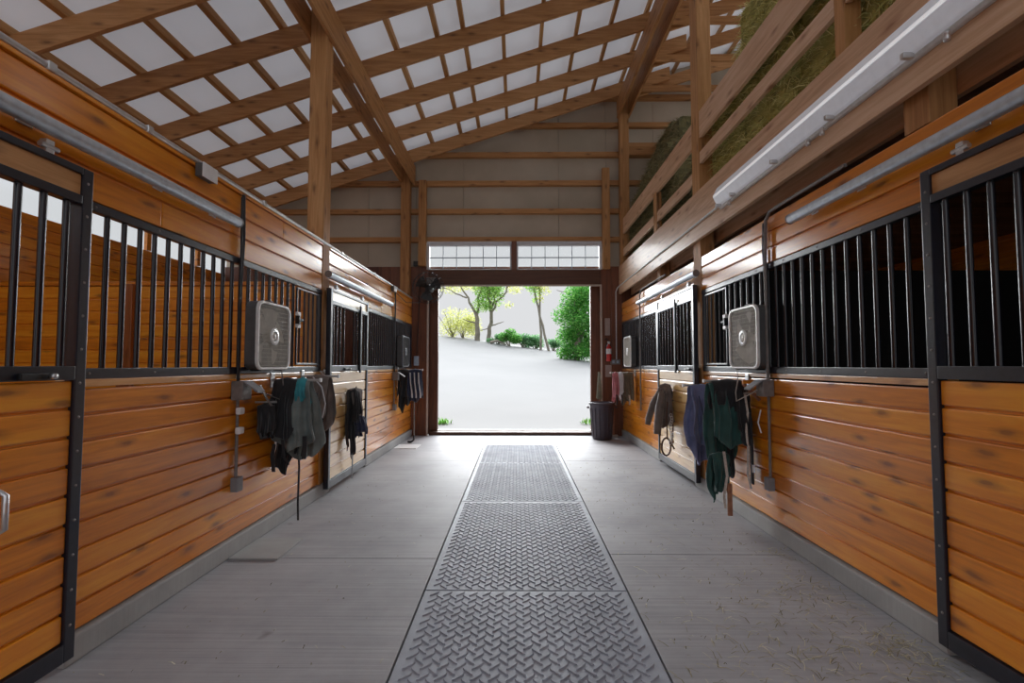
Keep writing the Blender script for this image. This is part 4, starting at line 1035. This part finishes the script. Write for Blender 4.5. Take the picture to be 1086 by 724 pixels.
# wall fan left of the barn door
t = thing('wall_fan', 'large black caged wall fan mounted at the top left of the barn door', 'fan', (-1.70, 9.2, 2.92))
def ring_pts(cx, y, cz, r, n=28): return [(cx+r*math.cos(2*PI*i/n), y, cz+r*math.sin(2*PI*i/n)) for i in range(n+1)]
fcx, fcz = -1.66, 2.80
cg = MB()
for yy, rr in ((9.12, .30), (9.02, .26), (8.98, .14), (9.22, .26)): cg.tube(ring_pts(fcx, yy, fcz, rr), .005, 6)
for k in range(20):
    a = 2*PI*k/20; c_, s_ = math.cos(a), math.sin(a)
    cg.tube([(fcx+.05*c_, 8.97, fcz+.05*s_), (fcx+.26*c_, 9.02, fcz+.26*s_), (fcx+.30*c_, 9.12, fcz+.30*s_), (fcx+.26*c_, 9.22, fcz+.26*s_), (fcx+.06*c_, 9.25, fcz+.06*s_)], .0025, 5)
part(cg, 'cage', M['black'], t)
bl = MB()
for k in range(3):
    a0 = 2*PI*k/3+.4; vs = []
    for i in range(5):
        rr = .05+.19*i/4
        for jx in range(4):
            w_ = (jx/3-.5)*1.1; vs.append((fcx+rr*math.cos(a0+w_), 9.12+.05*(jx/3-.5), fcz+rr*math.sin(a0+w_)))
    bl.add(vs, [(i*4+jx, i*4+jx+1, (i+1)*4+jx+1, (i+1)*4+jx) for i in range(4) for jx in range(3)], .5, True)
part(bl, 'blades', M['black'], t)
part(MB().lathe([(0, -.13), (.05, -.13), (.07, -.08), (.08, .05), (.06, .12), (0, .13)], (fcx, 9.26, fcz), 'y', 18), 'motor', M['black'], t)
part(MB().box(fcx-.06, fcx+.06, 9.28, 9.447, 2.86, 2.98, bev=.01).box(fcx-.09, fcx+.09, 9.43, 9.448, 2.80, 3.05, bev=.004), 'mount_bracket', M['dconduit'], t)
t = thing('pull_switch', 'white hanging switch box on a dark cord below the wall fan', 'switch', (-1.90, 9.4, 1.36))
part(MB().tube([(-1.88, GY-.012, 2.9), (-1.90, GY-.012, 2.2), (-1.93, GY-.012, 1.52)], .006, 8), 'cord', M['cable'], t)
part(MB().box(-1.975, -1.885, GY-.05, GY-.002, 1.34, 1.52, bev=.008), 'box', M['label_blue'], t)
o = MB().box(-2.0, -1.80, GY-.06, GY-.002, 3.27, 3.36, bev=.006).build('door_closer', M['black']); tag(o, 'dark flat bracket beside the left end of the transom windows', 'bracket')
# loose wires reaching across to the wall fan
tag(MB().tube([(L+.03, 8.05, 2.55), (-1.95, 8.6, 2.45), (-1.8, 9.0, 2.5), (-1.7, 9.2, 2.75)], .006, 6).build('fan_cable', M['cable']), 'thin dark cable sagging from the far left wall top to the wall fan', 'cable')

# ------------------------------------------------------------------ HAY
def hay_bale_mesh(seed, strands=900):
    rd = random.Random(seed); lx, ly, lz = .46, .88, .36
    bm = bmesh.new(); bmesh.ops.create_cube(bm, size=1)
    bmesh.ops.subdivide_edges(bm, edges=bm.edges[:], cuts=7, use_grid_fill=True)
    m = MB(); bm.verts.index_update()
    vs = []
    for v in bm.verts:
        p = Vector((v.co.x*lx, v.co.y*ly, v.co.z*lz))
        q = 1-.06*(abs(v.co.x)*2)**4*(abs(v.co.z)*2)**4
        p *= q
        p += Vector((noise.noise(p*9+Vector((seed, 0, 0))), noise.noise(p*9+Vector((0, seed, 5))), noise.noise(p*9+Vector((3, 0, seed)))))*.022
        vs.append(p)
    for f in bm.faces: m.add([vs[v.index] for v in f.verts], [tuple(range(len(f.verts)))], rd.random()*.45)
    bm.free()
    for k in range(strands):
        # strands stick out of the aisle face, the top and the two ends
        fc = rd.choices((0, 1, 2, 3), (5, 2.2, 1, 1))[0]
        if fc == 0: p = Vector((-lx/2, rd.uniform(-.5, .5)*ly, rd.uniform(-.5, .5)*lz)); nrm = Vector((-1, 0, 0))
        elif fc == 1: p = Vector((rd.uniform(-.5, .5)*lx, rd.uniform(-.5, .5)*ly, lz/2)); nrm = Vector((0, 0, 1))
        elif fc == 2: p = Vector((rd.uniform(-.5, .5)*lx, -ly/2, rd.uniform(-.5, .5)*lz)); nrm = Vector((0, -1, 0))
        else: p = Vector((rd.uniform(-.5, .5)*lx, ly/2, rd.uniform(-.5, .5)*lz)); nrm = Vector((0, 1, 0))
        d = (nrm*rd.uniform(.15, .7)+Vector((rd.uniform(-1, 1), rd.uniform(-1, 1), rd.uniform(-1, .8)))).normalized()
        if d.dot(nrm) < .05: d = (d+nrm*.4).normalized()
        ln = rd.uniform(.05, .15); w_ = d.cross(Vector((rd.uniform(-1, 1), rd.uniform(-1, 1), rd.uniform(-1, 1)))).normalized()*rd.uniform(.0018, .004)
        bend = Vector((0, 0, -ln*.25)); p = p-nrm*.01
        a, b_, c_ = p, p+d*ln*.5, p+d*ln+bend
        m.add([a-w_, a+w_, b_+w_, b_-w_, c_], [(0, 1, 2, 3), (3, 2, 4)], .3+.7*rd.random())
    return m
hb_first = None
variants, shaded_variants = [], []
for sd_ in (1, 2, 3):
    o = hay_bale_mesh(sd_).build('hay_bale', M['hay']); variants.append(o.data)
    shaded = o.data.copy(); shaded.materials.clear(); shaded.materials.append(M['hay_shaded']); shaded_variants.append(shaded); bpy.data.objects.remove(o)
rh = random.Random(11)
rows = ['bottom', 'second', 'third', 'fourth', 'top']
def bale(x, y, z, rot, label, group, kinds=None):
    o = bpy.data.objects.new('hay_bale', rh.choice(kinds or variants)); C.objects.link(o)
    o.location = (x, y, z); o.rotation_euler = (0, 0, rot)
    return tag(o, label, 'hay bale', group)
for r_ in range(5):
    n_ = 4 if r_ < 3 else 3
    for c_ in range(n_):
        y = 5.05-.02*r_-.905*c_-(.0 if r_ < 3 else .62)
        bale(2.40+rh.uniform(-.02, .02)+(.06 if r_ > 2 else 0), y, 3.03+.19+.372*r_, rh.uniform(-.03, .03)+(PI if rh.random() < -.5 else 0),
             'green hay bale of the near loft stack, %s row, %s from the tall right post' % (rows[r_], ('first', 'second', 'third', 'fourth')[c_]), 'near stack of hay bales in the loft')
rows += ['sixth', 'seventh']
far = [(0, 2.40, (8.95, 8.04, 7.13, 6.22)), (1, 2.39, (8.95, 8.04, 7.13, 6.22)), (2, 2.42, (8.9, 7.99, 7.08)), (3, 2.46, (8.92, 8.01, 7.1)), (4, 2.60, (8.9, 7.99)), (5, 2.78, (8.9, 7.99)), (6, 2.95, (8.88, ))]
for r_, x, ys in far:
    for c_, y in enumerate(ys):
        bale(x+rh.uniform(-.02, .02), y, 3.03+.19+.372*r_, rh.uniform(-.05, .05),
             'dim hay bale of the far loft stack, %s row up, %s from the gable wall' % (['bottom', 'second', 'third', 'fourth', 'fifth', 'sixth', 'topmost'][r_], ('first', 'second', 'third', 'fourth')[c_]), 'far stack of hay bales in the loft', shaded_variants)
# loose straw on the floor
rs = random.Random(23); m = MB()
def blade(x, y, ln, a, z=.004):
    w_ = rs.uniform(.001, .0024); c_, s_ = math.cos(a), math.sin(a); k = rs.uniform(-.35, .35)
    p0 = Vector((x, y, z)); p1 = p0+Vector((c_*ln*.5, s_*ln*.5, rs.uniform(0, .012))); p2 = p1+Vector((math.cos(a+k)*ln*.5, math.sin(a+k)*ln*.5, -.002))
    nn = Vector((-s_, c_, 0))*w_; up = Vector((0, 0, .0015))
    m.add([p0-nn, p0+nn, p1+nn+up, p1-nn+up, p2+nn, p2-nn], [(0, 1, 2, 3), (3, 2, 4, 5)], rs.random())
clumps = [(1.45, 2.6, .25, 130), (1.85, 2.42, .12, 220), (1.2, 2.3, .3, 110), (1.75, 3.0, .2, 150), (1.0, 1.95, .3, 110), (1.55, 2.05, .3, 160), (1.1, 3.2, .3, 50), (1.4, 4.2, .35, 60), (1.2, 5.2, .4, 45), (1.9, 3.6, .12, 60)]
for cx, cy, sp, n_ in clumps:
    for k in range(n_):
        x, y = rs.gauss(cx, sp), rs.gauss(cy, sp)
        if x < MX1+.02 or x > R-.06 or y < 1.2: continue
        blade(x, y, rs.uniform(.015, .085), rs.uniform(0, 6.28))
for k in range(420): blade(rs.uniform(.7, 1.95), rs.uniform(1.4, 7.5), rs.uniform(.015, .06), rs.uniform(0, 6.28))
for k in range(150): blade(rs.uniform(-1.95, -.6), rs.uniform(1.3, 6), rs.uniform(.01, .04), rs.uniform(0, 6.28))
o = m.build('straw_litter', M['straw']); tag(o, 'loose straw scattered over the concrete along the right stall front', 'straw', kind='stuff')

# ------------------------------------------------------------------ OUTSIDE
m = MB(); vs = []; NX, NY = 40, 30
def gz_(x, y):
    t_ = min(1., max(0, y-11)/30); xc = max(-13, min(13, x))
    return (3.05-.125*xc)*t_**1.05 + .08*noise.noise(Vector((x*.2, y*.2, 0)))*min(1, t_*3)
for j in range(NY+1):
    y = GY+.35+ (j/NY)**1.7*46
    for i in range(NX+1):
        x = -36+72*i/NX; vs.append((x, y, gz_(x, y)-.005))
n_ = NX+1
m.add(vs, [(j*n_+i, j*n_+i+1, (j+1)*n_+i+1, (j+1)*n_+i) for j in range(NY) for i in range(NX)], .5, True)
structure(m, 'ground', M['ground'])
structure(MB().box(-36, OUT_L-.3, -30, GY+.4, -.3, -.02).box(OUT_R+4, 36, -30, GY+.4, -.3, -.02).box(-40, 40, -34, -4.01, -.3, -.02), 'ground_yard', M['ground'])

def leaf_cloud(mb, blobs, n, size, rd):
    tot = sum(b[3]**2 for b in blobs)
    for (cx, cy, cz, r, fz) in blobs:
        for k in range(int(n*r*r/tot)):
            d = Vector((rd.gauss(0, 1), rd.gauss(0, 1), rd.gauss(0, 1))).normalized()*r*(rd.random()**.45)
            p = Vector((cx+d.x, cy+d.y, cz+d.z*fz))
            a = Vector((rd.uniform(-1, 1), rd.uniform(-1, 1), rd.uniform(-.6, .6))).normalized(); b = a.cross(Vector((rd.uniform(-1, 1), rd.uniform(-1, 1), 1))).normalized()
            s_ = size*rd.uniform(.6, 1.4)
            mb.add([p-a*s_, p+b*s_*.5, p+a*s_, p-b*s_*.5], [(0, 1, 2, 3)], rd.random())
def limb(mb, p0, p1, r0, r1, rd, n=6, wob=.08):
    p0, p1 = Vector(p0), Vector(p1); pts, rr = [], []
    for i in range(n+1):
        t_ = i/n; w_ = wob*(p1-p0).length*math.sin(PI*t_)
        pts.append(p0.lerp(p1, t_)+Vector((rd.uniform(-1, 1)*w_, rd.uniform(-1, 1)*w_*.4, rd.uniform(-1, 1)*w_*.5))); rr.append(r0+(r1-r0)*t_)
    mb.tube(pts, rr, 8)
def at(px, Y): return (px-548)/520*Y      # lateral position from a bearing
def zat(py, Y): return 1.35+(387-py)/520*Y
# bare-limbed spring tree, twin trunk
rd = random.Random(2); Yt = 40
x0 = at(508, Yt); zb = gz_(x0, Yt)
t = thing('spring_tree', 'twin trunked spring tree with bare limbs and sparse yellow green leaves on the slope', 'tree', (x0, Yt, zb))
tr = MB()
limb(tr, (x0-.1, Yt, zb-.2), (x0-.2, Yt, zb+2.0), .23, .16, rd, 6, .04); limb(tr, (x0+.75, Yt, zb-.2), (x0+1.0, Yt, zb+2.3), .18, .13, rd, 6, .04)
part(tr, 'trunk', M['bark'], t)
br = MB()
for a, b_, r0 in (((-.2, 2.0), (-1.6, 4.6), .17), ((-.2, 2.0), (.3, 5.2), .15), ((1.0, 2.3), (.6, 5.2), .17), ((1.0, 2.3), (2.9, 5.1), .14), ((1.0, 2.6), (1.9, 5.2), .13), ((-1.0, 3.5), (-2.9, 4.3), .09), ((-1.6, 4.6), (-3.3, 4.2), .06), ((-.2, 1.4), (-1.3, 1.7), .10), ((1.0, 1.2), (2.0, 1.6), .09), ((2.2, 4.3), (3.9, 5.1), .07), ((1.5, 3.6), (2.4, 4.0), .06), ((.9, 1.0), (.1, .8), .08)):
    limb(br, (x0+a[0], Yt, zb+a[1]), (x0+b_[0], Yt+rd.uniform(-1, 1), zb+b_[1]), r0*.75, r0*.25, rd, 7, .06)
part(br, 'limbs', M['bark'], t)
lf = MB()
leaf_cloud(lf, [(x0+.9, Yt-.3, zb+3.6, 1.3, 1.0), (x0+.3, Yt-.3, zb+2.9, .9, .8), (x0+1.1, Yt, zb+4.4, 1.1, .7), (x0+.6, Yt, zb+4.3, 1.3, .7)], 4200, .085, rd)
part(lf, 'leaves', M['leaf_g'], t)
lf = MB(); leaf_cloud(lf, [(x0-2.3, Yt, zb+4.4, 1.3, .5), (x0-.6, Yt, zb+4.6, 1.2, .5), (x0+2.4, Yt, zb+2.9, .5, .8), (x0+2.9, Yt, zb+4.2, .8, .5)], 1600, .075, rd)
part(lf, 'young_leaves', M['leaf_y'], t)
# bushes
def bush(px, Y, w, h, mat, label, name='bush', n=1500, group=None, yellow=False, size=.075):
    x = at(px, Y); z = gz_(x, Y); rd = random.Random(int(px*7))
    t = thing(name, label, 'bush', (x, Y, z), group)
    lf = MB(); bl = []
    for k in range(7): bl.append((x+rd.uniform(-.38, .38)*w, Y+rd.uniform(-.3, .3), z+h*rd.uniform(.22, .72), w*rd.uniform(.22, .34), h/w*rd.uniform(.8, 1.1)))
    leaf_cloud(lf, bl, n, size, rd); part(lf, 'leaves', mat, t)
    st = MB()
    for k in range(5): limb(st, (x+rd.uniform(-.1, .1), Y, z-.1), (x+rd.uniform(-.4, .4)*w, Y, z+h*rd.uniform(.4, .8)), .05, .02, rd, 5, .05)
    part(st, 'stems', M['bark'], t)
bush(480, 41, 3.4, 3.1, M['leaf_y'], 'yellow green bush at the far left beyond the barn door', n=2600)
bush(492, 42, 2.4, 2.2, M['leaf_y'], 'lower yellow bush just left of the twin trunked tree', n=1800)
bush(540, 38, 1.7, 1.5, M['leaf_d'], 'round dark green bush right of the twin trunked tree', n=2800)
bush(528, 39, 1.6, .9, M['leaf_b'], 'low grey green bush behind the fallen limb', n=1900)
bush(556, 38.5, 1.6, 1.25, M['leaf_b'], 'grey green bush in the middle of the hedge line', n=1900)
bush(568, 39, 1.6, 1.2, M['leaf_b'], 'grey green bush just left of the two thin trunks', n=1800)
bush(588, 38.5, 1.2, 1.0, M['leaf_b'], 'small bush under the leaning thin trunk', n=1300)
t = MB().tube([(at(520, 38), 38, gz_(at(520, 38), 38)+.08), (at(527, 38), 38, gz_(at(527, 38), 38)+.3), (at(537, 38), 38, gz_(at(537, 38), 38)+.06)], [.12, .1, .06], 8).build('fallen_limb', M['bark'])
tag(t, 'grey fallen limb lying on the slope right of the twin trunked tree', 'branch')
# two thin trunks
rd = random.Random(8)
for px, lean, lb in ((573.5, -.05, 'straight thin grey trunk right of the gap in the trees'), (582.5, -1.3, 'thin leaning trunk beside the big green tree')):
    Y = 37; x = at(px, Y); z = gz_(x, Y)
    t = thing('thin_tree', lb, 'tree', (x, Y, z), 'thin trees beside the big green tree')
    m_ = MB(); limb(m_, (x, Y, z-.1), (x+lean, Y, z+5.4), .10, .06, rd, 8, .012); part(m_, 'trunk', M['bark'], t)
    m_ = MB(); leaf_cloud(m_, [(x+lean+.3, Y, z+4.6, .6, .9), (x+lean*.8, Y, z+3.9, .35, 1.0), (x+lean, Y, z+4.9, .7, .6)], 420, .09, rd); part(m_, 'leaves', M['leaf_g'] if lean < -.1 else M['leaf_y'], t)
# big green tree on the right
Y = 31; x = at(612, Y); z = gz_(x, Y); rd = random.Random(4)
t = thing('green_tree', 'big dense bright green tree filling the right side of the barn door view', 'tree', (x, Y, z))
m_ = MB(); limb(m_, (x, Y, z-.1), (x+.1, Y, z+5), .2, .08, rd)
for k in range(8):
    h = .6+.5*k; limb(m_, (x, Y, z+h), (x+rd.uniform(-1.4, 1.4), Y+rd.uniform(-1, 1), z+h+.5), .06, .02, rd, 5, .06)
part(m_, 'trunk', M['bark'], t)
m_ = MB(); leaf_cloud(m_, [(x+rd.uniform(-.75, .9), Y+rd.uniform(-.8, .8), z+.5+.34*k, .95 if k else .7, .8) for k in range(13)]+[(x+1.4, Y, z+.9, 1.0, .8), (x+1.3, Y, z+1.9, 1.1, .8), (x+1.9, Y, z+2.8, 1.1, 1.), (x+1.5, Y, z+3.8, 1.1, 1.), (x-.5, Y, z+.5, .8, .7), (x+.4, Y-.5, z+.5, .9, .7)], 20000, .085, rd)
part(m_, 'leaves', M['leaf_d'], t)
# weeds at the threshold
def weed(x, y, n, w, label):
    rd = random.Random(int(x*100)+99); m_ = MB()
    for k in range(n):
        px, py = x+max(-1.6*w, min(1.6*w, rd.gauss(0, w))), y+max(-w, min(w, rd.gauss(0, w*.6))); a = rd.uniform(0, 6.28); h = rd.uniform(.05, .16)
        d = Vector((math.cos(a)*.09, math.sin(a)*.09, h)); s_ = Vector((-math.sin(a), math.cos(a), 0))*.018; p = Vector((px, py, gz_(px, py)-.01))
        m_.add([p, p+d*.55-s_, p+d, p+d*.55+s_], [(0, 1, 2, 3)], rd.random())
    c_ = (x, y, 0); m_.v = [(v[0]-c_[0], v[1]-c_[1], v[2]-c_[2]) for v in m_.v]
    o = m_.build('weed_patch', M['weed']); o.location = c_
    tag(o, label, 'weeds')
weed(-1.72, 11.2, 90, .14, 'small green weed patch outside the left side of the barn door')
weed(1.68, 11.2, 60, .12, 'small green weed patch outside the right side of the barn door')

# ------------------------------------------------------------------ SKY, SUN, CAMERA
w = bpy.data.worlds.new('overcast_sky'); bpy.context.scene.world = w; w.use_nodes = True
nt = w.node_tree; nt.nodes.clear()
out = nt.nodes.new('ShaderNodeOutputWorld'); bg = nt.nodes.new('ShaderNodeBackground')
tc = nt.nodes.new('ShaderNodeTexCoord'); sp = nt.nodes.new('ShaderNodeSeparateXYZ')
nt.links.new(tc.outputs['Generated'], sp.inputs[0])
r = nt.nodes.new('ShaderNodeValToRGB'); e = r.color_ramp.elements
e[0].position = .0; e[0].color = (.40, .405, .412, 1)
e[1].position = 1.; e[1].color = (.93, 1, 1.12, 1)
k = e.new(.24); k.color = (.405, .412, .425, 1)
k = e.new(.45); k.color = (.70, .76, .86, 1)
nt.links.new(sp.outputs['Z'], r.inputs[0]); nt.links.new(r.outputs[0], bg.inputs['Color'])
bg.inputs['Strength'].default_value = 1.6
nt.links.new(bg.outputs[0], out.inputs[0])

cam = bpy.data.cameras.new('camera'); co = bpy.data.objects.new('camera', cam); C.objects.link(co)
cam.sensor_width = 36; cam.lens = 520/1086*36; cam.clip_start = .02; cam.clip_end = 300
co.location = (0, 0, 1.35)
sun = bpy.data.lights.new('veiled_sun', 'SUN'); sun.energy = 11.5; sun.angle = math.radians(62); sun.color = (.95, .98, 1)
so = bpy.data.objects.new('veiled_sun', sun); C.objects.link(so); so.rotation_euler = (-math.radians(60), 0, math.radians(3)); so.location = (0, 20, 20)
co.rotation_euler = (PI/2+math.radians(2.743), 0, math.radians(.547))
sc = bpy.context.scene; sc.camera = co
sc.view_settings.view_transform = 'Standard'; sc.view_settings.look = 'None'; sc.view_settings.gamma = 1
sc.view_settings.use_curve_mapping = False
sc.view_settings.exposure = 0.2
sc.cycles.sample_clamp_indirect = 4; sc.cycles.max_bounces = 10; sc.cycles.diffuse_bounces = 6; sc.cycles.glossy_bounces = 4
